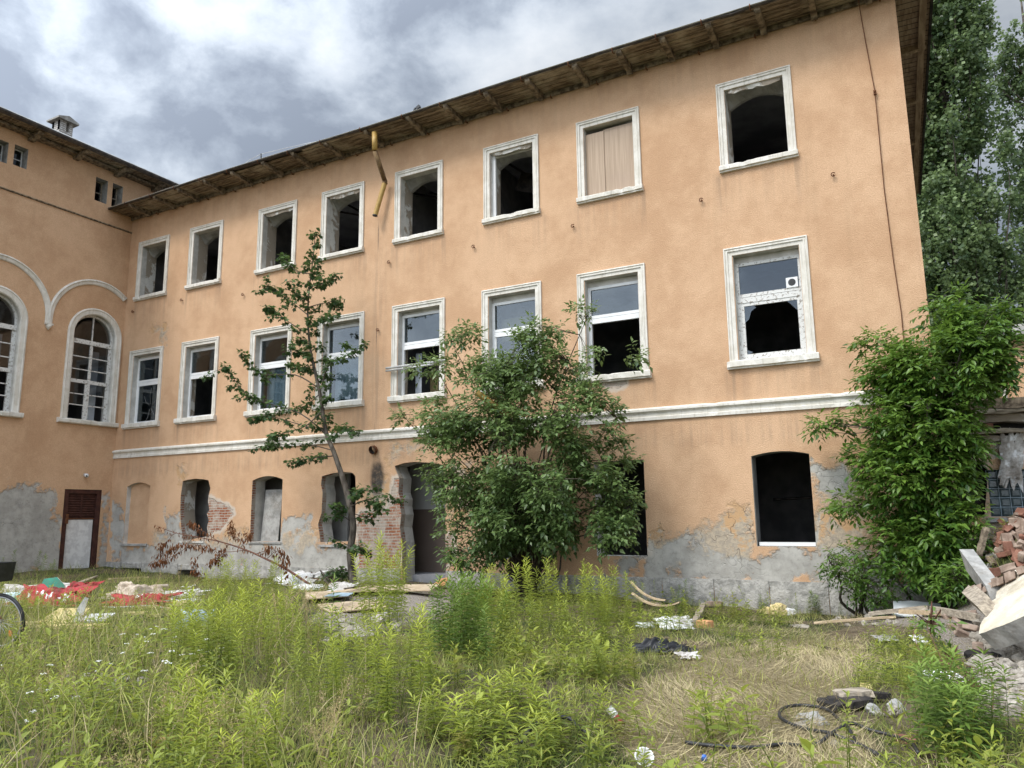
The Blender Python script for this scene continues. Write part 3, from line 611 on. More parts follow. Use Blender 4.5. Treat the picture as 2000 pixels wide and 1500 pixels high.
# inner segmental lintels seen under the flat outer lintels
for k, (a, b) in enumerate(TOP+MID):
    mb = MB()
    zt = 12.0 if k < 8 else 7.7
    u0, u1 = a+.2, b-.18; n = 10; pts = []
    for i in range(n+1):
        u = u0+(u1-u0)*i/n; s = (2*i/n-1)**2; pts.append((u, zt-.04-.24*s))
    for (ua, za), (ub, zb) in zip(pts[:-1], pts[1:]):
        mb.add([(ua, WY+.205, zt-.004), (ub, WY+.205, zt-.004), (ub, WY+.5, zb), (ua, WY+.5, za), (ua, WY+.62, za), (ub, WY+.62, zb)], [(0, 1, 2, 3), (3, 2, 5, 4)], 'lintelgrey')
    mb.build('inner_lintel', WIN[k])
mb = MB(); zs = [(.0, 3.88), (.05, 3.88), (.055, 3.955), (.03, 3.97), (.035, 4.05), (.07, 4.085), (.095, 4.10), (.095, 4.15), (0, 4.20)]
rings = []; x = XL+.003
while x < XR:
    c = .03*max(0, mnoise.noise((x*2.2, 5, 1))-.25)*3; rings.append([(x, WY-max(0, p-c if p > .05 else p), z-(c if z > 4.1 else 0)) for p, z in zs]); x += .12
rings.append([(XR, WY-p, z) for p, z in zs]); mb.loft(rings, 'trim'); mb.build('string_course', bld)
mb = MB(); gaps = [(a, b) for a, b, _, _ in BASE]+[(gd[0][0]-.05, gd[1][0]+.05)]
edges = sorted({XL+.005, XR+.03}|{e for g in gaps for e in g}); k = 0
for e0, e1 in zip(edges[:-1], edges[1:]):
    ing = any(abs(e0-g[0]) < 1e-6 for g in gaps); door = ing and abs(e0-gaps[-1][0]) < 1e-6
    if door: mb.build('stone_plinth', bld); mb = MB(); continue
    n = max(1, round((e1-e0)/1.25))
    for j in range(n):
        a, b = e0+(e1-e0)*j/n, e0+(e1-e0)*(j+1)/n
        nx, nz = 9, 5; vs = []; z0 = -.03 if ing else -1.0; z1 = .15+jig(.02)
        for r in range(nz+1):
            for q in range(nx+1):
                u = a+.008+(b-a-.016)*q/nx; z = z0+(z1-z0)*r/nz; ed = .02 if q in (0, nx) or r == nz else 0
                vs.append((u, WY-.05+ed+.022*mnoise.noise((u*3, z*3, 2)), z))
        fs = [(r*(nx+1)+q, r*(nx+1)+q+1, (r+1)*(nx+1)+q+1, (r+1)*(nx+1)+q) for r in range(nz) for q in range(nx)]; o0 = len(vs)
        vs += [(a+.008+(b-a-.016)*q/nx, WY+.02, z1) for q in range(nx+1)]; fs += [(nz*(nx+1)+q, nz*(nx+1)+q+1, o0+q+1, o0+q) for q in range(nx)]
        mb.add(vs, fs, 'stone')
        if ing: mb.box(a, b, WY-.04, WY+.01, z0-.02, z0-.001, 'stone')
mb.build('stone_plinth', bld)
mb = MB(); mb.box(-3.5, -2.31, WY+.1, WY+.16, .89, .97, 'upvc'); mb.build('empty_window_frame', bld)
mb = MB(); mb.box(-25.85, -24.4, WY-.06, WY+.1, .72, .79, 'concrete'); mb.box(-19.42, -18.0, WY-.04, WY+.1, .84, .89, 'concrete'); mb.box(-16.42, -15.1, WY-.05, WY+.1, .76, .82, 'concrete'); mb.box(-22.7, -21.5, WY-.03, WY+.08, .84, .90, 'peel'); mb.build('lower_sills', bld)

# ---- roof
def ez(x): return 13.39+.02*math.sin(x*.55)
mb = MB(); xs = list(np.linspace(XL+.003, XR+.82, 30)); EY = 17.0
rg = [(x, EY, ez(x)) for x in xs]
up = [(min(x, XR-5)+(0 if x < XR-5 else 0), 23.5, 15.3) for x in xs]
mb.loft([rg, up], 'rooftile'); mb.loft([[(p[0], p[1]+.02, p[2]-.03) for p in rg], [(p[0], p[1], p[2]-.06) for p in up]], 'rooftile')
mb.add([(XR+.82, EY, ez(1)), (XR+.36, 31, 13.4), (XR-5, 23.5, 15.3)], [(0, 1, 2)], 'rooftile')
mb.add([(XR+.36, 31, 13.4), (XL, 31, 13.4), (XL, 23.5, 15.3), (XR-5, 23.5, 15.3)], [(0, 1, 2, 3)], 'rooftile'); roof = mb.build('main_roof', bld)
mb = MB(); nb = 6        # soffit boards along the wall
for k in range(nb):
    x = XL+.01
    while x < XR+.6:
        L = random.uniform(2.2, 4.2); x1 = min(x+L, XR+.64); dz = jig(.012)
        def sp(xx, s): ya = 16.98+1.0*s; return (xx, ya, (ez(xx)-.065)*(1-s)+13.33*s+dz*.7)
        if random.random() > .03:
            s0, s1 = (k+.05)/nb, (k+.93)/nb
            rings = [[sp(xx, s0), sp(xx, s1), tuple(np.add(sp(xx, s1), (0, 0, .025))), tuple(np.add(sp(xx, s0), (0, 0, .025)))] for xx in np.linspace(x+.004, x1-.004, 5)]
            mb.loft(rings, 'soffit', True, False, True)
        x = x1
mb.loft([[(x, 17.03, ez(x)-.02) for x in xs], [(x, 17.99, 13.40) for x in xs]], 'darkmetal'); mb.prism([(17.985, 13.32), (17.985, 13.21), (17.95, 13.20), (17.925, 13.24), (17.925, 13.32)], 'bracket', lambda u, v, k: (XL+.01+(XR-XL-.01)*k, u, v)); mb.build('soffit', roof)
mb = MB(); rings = []        # gutter remains and drip edge
for x in np.linspace(XL+.01, XR+.82, 60):
    w = .012*mnoise.noise((x*1.1, 0, 3))-.05*max(0, mnoise.noise((x*2.7, 4, 3))); z = ez(x)+w
    rings.append([(x, 17.03, z-.01), (x, 16.95, z-.012), (x, 16.945, z-.035), (x, 16.97, z-.055), (x, 17.02, z-.06), (x, 17.03, z-.02)])
mb.loft(rings, 'darkmetal', True); mb.build('gutter', roof)
mb = MB(); mb.loft([[(x, 16.94, ez(x)+.012+.012*mnoise.noise((x*1.1, 0, 3))), (x, 16.915, ez(x)-.008+.012*mnoise.noise((x*1.1, 0, 3))), (x, 16.94, ez(x)-.02), (x, 17.2, ez(x)+.10), (x, 17.2, ez(x)+.13)] for x in np.linspace(XL+.05, XR+.82, 80)], 'rim', True); mb.build('roof_edge', roof)
BRX = [-25.45, -24.04, -22.72, -21.37, -20.01, -18.55, -17.22, -15.83, -14.22, -12.64, -11.29, -9.94, -8.64, -7.23, -6.0, -4.85, -3.71, -2.56, -1.4, -.23]
for x in BRX:
    mb = MB(); zt = 13.33
    prof = [(17.92, zt), (17.92, 13.13), (17.86, 13.105), (17.8, 13.13), (17.76, 13.16), (17.5, 13.18), (17.2, 13.20), (17.09, 13.215), (17.03, 13.26), (17.0, zt-.005)]
    mb.prism(prof, 'bracket', lambda u, v, k, x=x: (x-.07+.14*k+jig(.006), u, v)); br = mb.build('rafter_bracket', roof)
    s = MB(); s.tube([(x-.14, 17.1, zt-.01), (x-.14, 16.97, zt-.06), (x-.14, 16.92, zt+.0), (x-.14, 16.92, zt+.06)], .014, 'rust', 4); s.build('gutter_hook', br) if False else s.build('gutter_hook', roof)
mb = MB()
for x in np.linspace(-25, 0, 19): mb.tube([(x, 17.97, 13.16), (x, 17.9, 13.12), (x, 17.86, 13.15), (x, 17.85, 13.19)], .018, 'rust', 4)
mb.build('eave_hooks', roof)
# gable-side soffit
mb = MB(); gx = lambda y: XR+.82-.44*(y-17)/13.5; wx = lambda y: XR-.45*(y-18)/12
ys = np.linspace(17.0, 31.0, 62)
for a, b in zip(ys[:-1], ys[1:]):
    mb.add([(wx(a), a+.012, 13.33), (gx(a)-.02, a+.012, 13.31), (gx(b)-.02, b-.015, 13.31), (wx(b), b-.015, 13.33)], [(0, 1, 2, 3)], 'gablewood')
mb.add([(wx(17)-.02, 17, 13.41), (gx(17), 17, 13.39), (gx(31), 31, 13.39), (wx(31)-.02, 31, 13.41)], [(0, 1, 2, 3)], 'darkmetal')
mb.loft([[(gx(y), y, 13.42), (gx(y)+.02, y, 13.24), (gx(y)-.04, y, 13.24), (gx(y)-.04, y, 13.36)] for y in (16.98, 31.0)], 'char', True)
for y in (17.75, 20.6, 23.4, 26.2, 29): mb.prism([(0, 13.32), (0, 13.12), (.3, 13.16), (.70, 13.2), (.74, 13.31)], 'gablewood', lambda u, v, k, y=y: (wx(y)+u, y-.07+.14*k, v))
mb.loft([[(gx(y)-.27, y, 13.305), (gx(y)-.12, y, 13.30), (gx(y)-.12, y, 13.18), (gx(y)-.27, y, 13.20)] for y in (17.05, 31)], 'gablewood', True); mb.build('gable_soffit', roof)

# ---- pipes, wires, anchors on the facade
mb = MB(); mb.tube([(-13.930, 17.12, 13.2), (-13.910, 17.12, 12.62)], .085, 'yellowpipe', 10)
mb.tube([(-13.910, 17.13, 12.60), (-14.030, 17.78, 11.92)], .075, 'brownpipe', 10); mb.tube([(-14.030, 17.78, 11.95), (-14.050, 17.82, 11.82)], .085, 'brownpipe', 10)
mb.tube([(-14.040, 17.80, 11.86), (-14.330, 17.72, 10.82)], .075, 'yellowpipe', 10, cap=False); mb.tube([(-14.330, 17.72, 10.84), (-14.335, 17.718, 10.80)], .08, 'black', 10); mb.build('hanging_drainpipe', bld)
mb = MB(); mb.tube([(-14.37, 17.98, 3.62), (-14.37, 17.86, 3.57)], .1, 'black', 10, cap=False); mb.tube([(-14.37, 17.95, 3.6), (-14.37, 17.85, 3.57)], .13, 'rust', 10, cap=False); mb.build('pipe_stub', bld)
mb = MB(); pts = [(-.44, 17.3, 13.3), (-.43, 17.93, 13.1), (-.38, 17.95, 12.3), (-.29, 17.94, 10.95), (-.30, 17.96, 8.65), (-.26, 17.96, 6.98), (-.21, 17.96, 5.83), (-.22, 17.96, 4.4), (-.22, 17.96, 1.0)]
mb.tube(pts, .011, 'rust', 5); mb.tube([(-.29, 18, 10.97), (-.29, 17.9, 10.97)], .03, 'rust', 6); mb.box(-.32, -.26, 17.91, 17.97, 10.90, 11.0, 'rust'); mb.build('lightning_cable', bld)
for x, z in [(-26.09, 9.45), (-23.35, 9.5), (-20.2, 9.23), (-13.94, 9.31), (-10.91, 9.25), (-7.79, 9.26), (-4.33, 9.25), (-1.3, 9.21), (-14.32, 7.23)]:
    mb = MB(); mb.tube([(x, 18, z), (x, 17.93, z)], .016, 'rust', 5); mb.tube([(x+.045*math.cos(t), 17.92, z+.045*math.sin(t)) for t in np.linspace(.4, 5.9, 9)], .012, 'rust', 5); mb.build('wall_anchor', bld)
mb = MB(); P = [at_y(*q, 17.1) for q in ((470, 325), (488, 312), (510, 301), (560, 289), (600, 280), (640, 272), (700, 254), (800, 219), (822, 212), (860, 200), (900, 187), (935, 176))]
mb.tube(P, .010, 'rim', 4); mb.tube([at_y(510, 316, 17.1), at_y(510, 300, 17.1)], .025, 'black', 5); mb.tube([at_y(808, 220, 17.1), at_y(811, 211, 17.1)], .035, 'black', 5); mb.obox(at_y(817, 210, 17.1), (.06, 0, .03), (0, .04, 0), (-.02, 0, .04), 'black'); mb.build('roof_wire', bld)

# ---- taller side wing
H2 = 14.92
A2 = (16.88, .80); A1 = (13.40, .80); A0 = (9.92, .80)
lh = []; lrev = []
for c, r in (A2, A1, A0):
    h = archp(c-r, c+r, 5.2, 8.33, r-.001, 22); lh.append(h); lrev.append((h, [(.14, 'plaster'), (.5, 'plaster')]))
ATT = [(12.85, 13.25, 13.62, 14.38), (13.45, 13.9, 13.68, 14.42), (16.4, 16.88, 13.5, 14.42), (17.08, 17.5, 13.5, 14.44), (9.3, 9.75, 13.65, 14.4), (9.95, 10.4, 13.65, 14.4)]
for a in ATT: h = rect(*a); lh.append(h); lrev.append((h, [(.5, 'concrete')]))
dh = rect(16.25, 17.62, -.08, 2.72); lh.append(dh); lrev.append((dh, [(.3, 'doorbrown')]))
lcem = [lp([(-120, 940), (0, 950), (50, 946), (85, 951), (108, 962), (116, 1000), (112, 1125), (-120, 1125)]), lp([(196, 1000), (215, 975), (218, 1120), (190, 1120)])]
lbare = [lp([(-60, 1000), (40, 985), (100, 975), (112, 1010), (108, 1060), (60, 1070), (-60, 1080)])]
wing = wall_panel('side_wing_wall', rect(8.4, WY+3.2, -1.2, H2+.15), lh, lambda u, v: (XL, u, v), dict(cem=lcem, bare=lbare), bld)
reveals(lrev, lambda u, v, d: (XL-d, u, v), bld, 'opening_reveal')
mb = MB(); mb.add([(XL, 8.4, -1.2), (XL-12, 8.4, -1.2), (XL-12, 8.4, H2), (XL, 8.4, H2)], [(0, 1, 2, 3)], 'stucco'); mb.add([(XL-12, 8.4, -1.2), (XL-12, 32, -1.2), (XL-12, 32, H2), (XL-12, 8.4, H2)], [(0, 1, 2, 3)], 'stucco')
mb.add([(XL-12, 32, -1.2), (XL, 32, -1.2), (XL, 32, H2), (XL-12, 32, H2)], [(0, 1, 2, 3)], 'stucco'); mb.add([(XL, 21.2, -1.2), (XL, 32, -1.2), (XL, 32, H2), (XL, 21.2, H2)], [(0, 1, 2, 3)], 'stucco'); mb.build('wing_outer_walls', bld)
mb = MB()
for z0, z1 in ((-.25, -.05), (4.0, 4.25), (12.9, 13.2), (H2-.15, H2-.02)): mb.box(XL-11.9, XL-.5, 8.5, 31.9, z0, z1, 'ceiling')
mb.box(XL-6, XL-5.8, 8.5, 31.9, -.05, H2-.15, 'interior'); mb.box(XL-5.8, XL-.5, 18.1, 18.25, -.05, H2-.15, 'interior'); mb.box(XL-5.8, XL-.5, 11.6, 11.75, -.05, H2-.15, 'interior'); mb.build('wing_inner_walls', bld)
def arch_path(c, r, zs, zb, n=22): return [(c-r, zb)]+[(c-r*math.cos(t), zs+r*math.sin(t)) for t in np.linspace(0, PI, n)]+[(c+r, zb)]
APROF = [(.24, -.01), (.24, .05), (.19, .07), (.16, .05), (.03, .045), (.0, .02), (-.005, -.04)]
for wi, (c, r) in enumerate((A2, A1, A0)):
    mb = MB(); mb.loft([[(XL+p, y, z) for y, z in arch_path(c, r+t, 8.33, 5.2)] for t, p in APROF], 'trim'); w = mb.build('arched_window', bld)
    s = MB(); rings = []
    for i in range(15):
        y = c-1.15+2.3*i/14; cc = .03 if i in (1, 9) else 0
        rings.append([(XL-.05, y, 5.2), (XL+.13-cc+jig(), y, 5.2-cc*.5), (XL+.14-cc+jig(), y, 5.15), (XL+.13+jig(), y, 5.06), (XL+.09, y, 5.03), (XL-.05, y, 5.03)])
    s.loft(rings, 'trim', True, False, True); s.build('sill', w)
    X = XL-.16; s = MB()
    def vb(y0, y1, z0, z1, d=.06, off=0., m='oldwood', s=s, X=X): s.box(X-d-off, X-off, y0, y1, z0, z1, m)
    s.loft([[(X-dx, y, z) for y, z in arch_path(c, rr, 8.33, 5.2)] for rr, dx in ((r-.001, 0), (r-.07, 0), (r-.07, .07))], 'oldwood')
    vb(c-r+.01, c+r-.01, 8.0, 8.16, .09, -.03); vb(c-r+.07, c+r-.07, 6.55, 6.68, .09, -.02)
    vb(c-.05, c+.05, 5.2, 8.0, .07, -.012); vb(c-.02, c+.02, 8.16, 9.06, .05)
    for zz in (5.75, 6.15, 7.05, 7.52):
        vb(c-r+.07, c-.05, zz-.018, zz+.018, .04); vb(c+.05, c+r-.07, zz-.018, zz+.018, .04)
    vb(c-r+.07, c-r+.13, 5.2, 8.0, .045, .004); vb(c+r-.13, c+r-.07, 5.2, 8.0, .045, .004); vb(c-.13, c-.05, 5.2, 6.55, .045, .004)
    s.build('sash', w)
    for (y0, y1) in ((c-r+.12, c-.05), (c+.05, c+r-.12)):
        for k, (z0, z1) in enumerate(((5.25, 5.73), (5.77, 6.13), (6.17, 6.55), (6.7, 7.03), (7.07, 7.5), (7.54, 8.0))):
            if k == 0 or (k == 1 and y0 > c) or (wi == 1 and k in (0, 2)): continue
            s = MB(); s.add([(X-.03, y0, z0), (X-.03, y1, z0), (X-.03, y1, z1), (X-.03, y0, z1)], [(0, 1, 2, 3)], 'oldglass'); s.build('pane', w)
    s = MB(); half = [(c-(r-.08)*math.cos(q), 8.18+(r-.08)*math.sin(q)*1.05) for q in np.linspace(0, PI, 14)]; s.add([(X-.03, y, z) for y, z in half], [tuple(range(14))], 'oldglass'); s.build('pane', w)
    s = MB(); s.box(X-.5, X-.48, c+.28, c+.62, 5.3, 7.9, 'cloth_white'); s.build('curtain', w) if wi < 2 else None
for c in (16.88, 13.40, 9.92):       # hood moulds
    mb = MB(); R = 1.70; z0 = 8.64; t1 = PI if c < 16 else PI-math.acos(min(1, (WY-.01-c)/(R+.1)))
    path = lambda rr: [(c-rr, 8.42)]*(1)+[(c-rr*math.cos(t), z0+rr*math.sin(t)) for t in np.linspace(0, t1, 30)]+([(c+rr, 8.42)] if c < 16 else [])
    mb.loft([[(XL+p, min(y, WY-.004), z) for y, z in path(R+tt)] for tt, p in ((.11, -.01), (.11, .06), (.06, .09), (.03, .06), (-.06, .05), (-.09, .02), (-.09, -.01))], 'trim'); mb.build('hood_mould', bld)
for c in (15.14, 11.66):
    mb = MB(); mb.box(XL, XL+.1, c-.13, c+.13, 8.38, 8.44, 'trim'); mb.tube([(XL+.03, c, 8.38), (XL+.03, c, 8.3), (XL+.03, c, 8.26), (XL+.03, c, 8.2)], [.1, .09, .05, .015], 'trim', 8); mb.build('pendant', bld)
mb = MB(); mb.loft([[(XL-.01, y, 12.68), (XL+.05, y, 12.70), (XL+.05, y, 12.73), (XL-.01, y, 12.76)] for y in (8.4, WY-.003)], 'bracket', True); mb.build('ledge', bld)
for a in ATT:
    s = MB(); y0, y1, z0, z1 = a; X = XL-.38; fr = 'upvc' if y0 < 14.5 else 'wood'
    for b in ((y0, y0+.04, z0, z1), (y1-.04, y1, z0, z1), (y0+.04, y1-.04, z1-.04, z1), (y0+.04, y1-.04, z0, z0+.04), (y0+.04, y1-.04, (z0+z1)/2-.015, (z0+z1)/2+.015)): s.box(X, X+.04, *b, fr)
    w = s.build('attic_window', bld)
    if y0 < 14.5: p = MB(); p.add([(X+.02, y0, z0), (X+.02, y1, z0), (X+.02, y1, z1), (X+.02, y0, z1)], [(0, 1, 2, 3)], 'oldglass'); p.build('pane', w)
# door
mb = MB(); X = XL-.06
mb.box(X-.08, X+.05, 16.26, 16.42, -.07, 2.71, 'doorbrown'); mb.box(X-.08, X+.05, 17.46, 17.61, -.07, 2.71, 'doorbrown'); mb.box(X-.08, X+.05, 16.42, 17.46, 2.58, 2.71, 'doorbrown'); door = mb.build('door', bld)
mb = MB(); mb.box(X-.06, X-.03, 16.42, 17.46, 1.72, 2.58, 'doorbrown'); mb.box(X-.03, X+.0, 16.9, 16.96, 1.74, 2.58, 'doorbrown')
for k in range(9): mb.obox((X-.015, 16.94, 1.80+.085*k), (0, .5, 0), (.012, 0, .02), (.008, 0, -.012), 'doorbrown')
mb.build('louvre', door)
mb = MB(); mb.box(X-.05, X-.02, 16.45, 17.42, -.04, 1.66, 'doorwhite'); mb.box(X-.05, X-.0, 16.42, 17.44, 1.67, 1.71, 'rust'); pnl = mb.build('white_leaf', door)
mb = MB(); mb.box(X+.05, X+.075, 16.36, 16.46, 1.52, 1.86, 'rust'); mb.build('rusty_hinge', door)
mb = MB(); mb.tube([(XL, 16.93, 3.24), (XL+.1, 16.93, 3.22)], .06, 'rim', 10); mb.tube([(XL+.1, 16.93, 3.22), (XL+.17, 16.9, 3.2)], [.075, .06], 'upvc', 12); mb.tube([(XL+.165, 16.9, 3.2), (XL+.175, 16.9, 3.2)], .035, 'black', 10); mb.build('door_lamp', bld)
mb = MB(); mb.box(XL, XL+.7, 16.0, 17.9, -.5, -.09, 'concrete'); mb.build('door_step', bld)
# wing roof
mb = MB(); ex = XL+.8; ez2 = 15.08; yy = list(np.linspace(7.6, 32.6, 30))
mb.loft([[(ex, y, ez2) for y in yy], [(XL-6, y, ez2+2.35) for y in yy], [(XL-12.8, y, ez2) for y in yy]], 'rooftile')
mb.loft([[(ex-.02, y, ez2-.03) for y in yy], [(XL-.02, y, ez2+.12) for y in yy]], 'darkmetal'); roof2 = mb.build('wing_roof', bld)
mb = MB()
for k in range(5):
    y = 7.6
    while y < 21.5:
        y1 = y+random.uniform(1.8, 3.6); s0, s1 = (k+.06)/5, (k+.93)/5; dz = jig(.012); q = lambda s: (ex-.06-.72*s, ez2-.13+.02*s+dz)
        mb.loft([[(q(s0)[0], yv, q(s0)[1]), (q(s1)[0], yv, q(s1)[1]), (q(s1)[0], yv, q(s1)[1]+.02), (q(s0)[0], yv, q(s0)[1]+.02)] for yv in (y+.006, y1-.006)], 'soffit', True, False, True); y = y1
mb.build('soffit', roof2)
mb = MB(); mb.loft([[(ex, y, ez2+.02), (ex+.06, y, ez2-.01), (ex+.07, y, ez2-.07), (ex, y, ez2-.15), (ex-.06, y, ez2-.13)] for y in np.linspace(7.6, 21.5, 30)], 'darkmetal', True); mb.build('gutter', roof2)
mb = MB(); mb.loft([[(ex+.075, y, ez2-.012), (ex+.05, y, ez2+.03), (ex-.1, y, ez2+.07)] for y in np.linspace(7.6, 21.5, 30)], 'rim'); mb.build('roof_edge', roof2)
for y in np.arange(4.2+1.62*3, 20.5, 1.62):
    mb = MB(); mb.prism([(XL+.01, 14.92), (XL+.01, 14.72), (XL+.2, 14.70), (XL+.62, 14.85), (XL+.7, 14.93)], 'bracket', lambda u, v, k, y=y: (u, y-.09+.18*k, v)); mb.build('rafter_bracket', roof2)
mb = MB(); mb.prism([(XL+.3, 14.92), (XL+.3, 14.84), (XL+.02, 14.84), (XL+.02, 14.92)], 'bracket', lambda u, v, k: (u, 8.4+13*k, v)); mb.build('eave_moulding', roof2)
# chimney
cx0, cx1, cy0, cy1 = XL-2.56, XL-2.04, 16.02, 16.54
mb = MB(); mb.box(cx0, cx1, cy0, cy1, 15.5, 16.72, 'chimney')
for a, b, c, d in ((cx0, cx0+.14, cy0, cy0+.14), (cx1-.14, cx1, cy0, cy0+.14), (cx0, cx0+.14, cy1-.14, cy1), (cx1-.14, cx1, cy1-.14, cy1)): mb.box(a, b, c, d, 16.72, 17.14, 'chimney')
mb.box(cx0, cx1-.001, cy0, cy0+.26, 16.721, 17.139, 'chimney'); chim = mb.build('chimney', roof2)
mb = MB(); mb.prism([(cy0-.15, 17.14), (cy1+.15, 17.14), (cy1+.15, 17.21), ((cy0+cy1)/2, 17.36), (cy0-.15, 17.21)], 'concrete', lambda u, v, k: (cx0-.15+(cx1-cx0+.3)*k, u, v)); mb.build('chimney_cap', roof2)
# ================================================================== GROUND
STRAW = [(1190, 1360), (1270, 1300), (1390, 1245), (1480, 1228), (1640, 1225), (1720, 1250), (1690, 1320), (1660, 1380), (1740, 1440), (1720, 1540), (1560, 1530), (1480, 1560), (1240, 1540), (1170, 1440)]
RUB = [(1580, 1222), (1690, 1190), (1760, 1165), (2300, 1080), (2300, 1420), (1900, 1420), (1870, 1300), (1800, 1246), (1680, 1236)]
PATH = [(560, 1225), (640, 1150), (760, 1140), (900, 1130), (940, 1180), (860, 1230), (700, 1260)]
SAND = [(0, 1290), (140, 1275), (300, 1330), (200, 1380), (60, 1360)]
def zone(poly, x, y, z=None, sc=40.):
    z = gnd(x, y) if z is None else z; px, py, c = proj(np.c_[x, y, z]); ok = c > 1
    return np.where(ok, np.clip(sdf([poly], np.where(ok, px, 0), np.where(ok, py, 0)), -400, 400)/sc, -3) if False else np.where(ok, zsd(poly, np.where(ok, px, 0), np.where(ok, py, 0))/sc, -3)
def zsd(poly, x, y):
    p = np.asarray(poly, float); d = np.full(len(x), 1e9)
    for i in range(len(p)):
        a, b = p[i-1], p[i]; ab = b-a; t = np.clip(((x-a[0])*ab[0]+(y-a[1])*ab[1])/(ab@ab+1e-12), 0, 1); d = np.minimum(d, np.hypot(x-a[0]-t*ab[0], y-a[1]-t*ab[1]))
    return np.where(inpoly(p, x, y), d, -d)
xs = np.concatenate([-np.geomspace(32, 900, 22)[::-1], np.arange(-31.8, 10, .2), np.geomspace(10, 900, 26)]); ys = np.concatenate([-np.geomspace(4, 900, 24)[::-1], np.arange(-3.8, 21, .2), np.geomspace(21, 900, 24)])
gx_, gy_ = np.meshgrid(xs, ys); gz_ = gnd(gx_, gy_); nxx, nyy = len(xs), len(ys)
ii = np.arange(nxx*nyy).reshape(nyy, nxx); quads = np.stack([ii[:-1, :-1], ii[:-1, 1:], ii[1:, 1:], ii[1:, :-1]], -1).reshape(-1, 4)
ground = npmesh('ground', np.c_[gx_.ravel(), gy_.ravel(), gz_.ravel()], quads, 'ground', smooth=True)
tag(ground, 'weedy uneven yard ground with soil and dry grass', kind='structure')
X_, Y_ = gx_.ravel(), gy_.ravel()
for nm, fn in (('straw', lambda: np.maximum(zone(STRAW, X_, Y_), zone(SAND, X_, Y_)*.8)), ('rubble', lambda: np.maximum(zone(RUB, X_, Y_), zone(PATH, X_, Y_)))):
    a = ground.data.attributes.new(nm, 'FLOAT', 'POINT'); a.data.foreach_set('value', np.clip(fn(), -1, 1).astype(np.float32))

# ================================================================== PLANTS
def view_points(n, rmin=3.2, rmax=30, spread=.64):
    a = rng.uniform(-spread, spread, n)-YAW*-1*0; r = rng.uniform(rmin, rmax, n); th = YAW+a
    return np.c_[-np.sin(th)*r, np.cos(th)*r]
def clear(P, front=17.85):
    return (P[:, 1] < front) & (P[:, 0] > XL+.15)
# ---- grass
P = view_points(120000, 3.3, 31, .70); P = P[clear(P)]; z = gnd(P[:, 0], P[:, 1])
zs_ = zone(STRAW, P[:, 0], P[:, 1], z); zr = np.maximum(zone(RUB, P[:, 0], P[:, 1], z), zone(PATH, P[:, 0], P[:, 1], z)); zsa = zone(SAND, P[:, 0], P[:, 1], z)
pn = np.array([mnoise.noise((x*.8, y*.8, 3.3)) for x, y in P]); pn2 = np.array([mnoise.noise((x*2.6, y*2.6, 8.3)) for x, y in P])
keep = rng.random(len(P)) < np.clip(.85-.6*np.clip(zs_+.1+pn*1.1, 0, 1)-.9*np.clip(zr+.4+pn*.5, 0, 1)-.6*np.clip(zsa+.2, 0, 1)+.35*pn2, .03, 1)
P, z, pn, pn2, zs_ = P[keep], z[keep], pn[keep], pn2[keep], zs_[keep]; n = len(P)
left = sstep(-2, -9, P[:, 0]+.35*P[:, 1]-2)
L = rng.uniform(.06, .17, n)*(1+.9*pn2)*(1+.55*left); L = np.clip(L, .04, .42)
BLADE = T([(-.5, 0, 0), (.5, 0, 0), (-.42, .5, .06), (.42, .5, .06), (0, 1, .32)], [(0, 1, 3), (0, 3, 2), (2, 3, 4)])
d = rdir(n); d[:, 2] = np.abs(d[:, 2])*.6+1.1; nn = rdir(n); nn[:, 2] = 0
tint = np.clip(.45+.5*pn+rng.normal(0, .22, n), 0, 1)
g1_ = leaves(BLADE, np.c_[P, z-.01], d, nn, L, rng.uniform(.006, .011, n)/L, tint)
tag(npmesh('grass', *g1_[:2], 'grass', g1_[2]), 'short green grass and weeds covering the yard', 'grass', kind='stuff')
# ---- straw
P = view_points(170000, 3.3, 24, .68); P = P[clear(P)]; z = gnd(P[:, 0], P[:, 1]); zs_ = np.maximum(zone(STRAW, P[:, 0], P[:, 1], z), zone(SAND, P[:, 0], P[:, 1], z)*.7)
pn = np.array([mnoise.noise((x*1.1, y*1.1, 9.3)) for x, y in P]); keep = rng.random(len(P)) < np.clip(.30+.45*zs_+1.3*pn, .08, .9); P, z = P[keep], z[keep]; n = len(P)
base = np.array([mnoise.noise((x*.7, y*.7, 1.3)) for x, y in P])*5+rng.normal(0, .7, n)
d = np.c_[np.cos(base), np.sin(base), np.abs(rng.normal(.05, .22, n))]; nn = rdir(n); nn[:, 2] = np.abs(nn[:, 2])+1
g2_ = leaves(BLADE, np.c_[P, z+rng.uniform(0, .05, n)], d, nn, rng.uniform(.08, .22, n), rng.uniform(.018, .032, n), np.clip(rng.normal(.5, .32, n), 0, 1))
tag(npmesh('straw', *g2_[:2], 'straw', g2_[2]), 'flattened dry yellow grass lying over the yard', 'dry grass', kind='stuff')

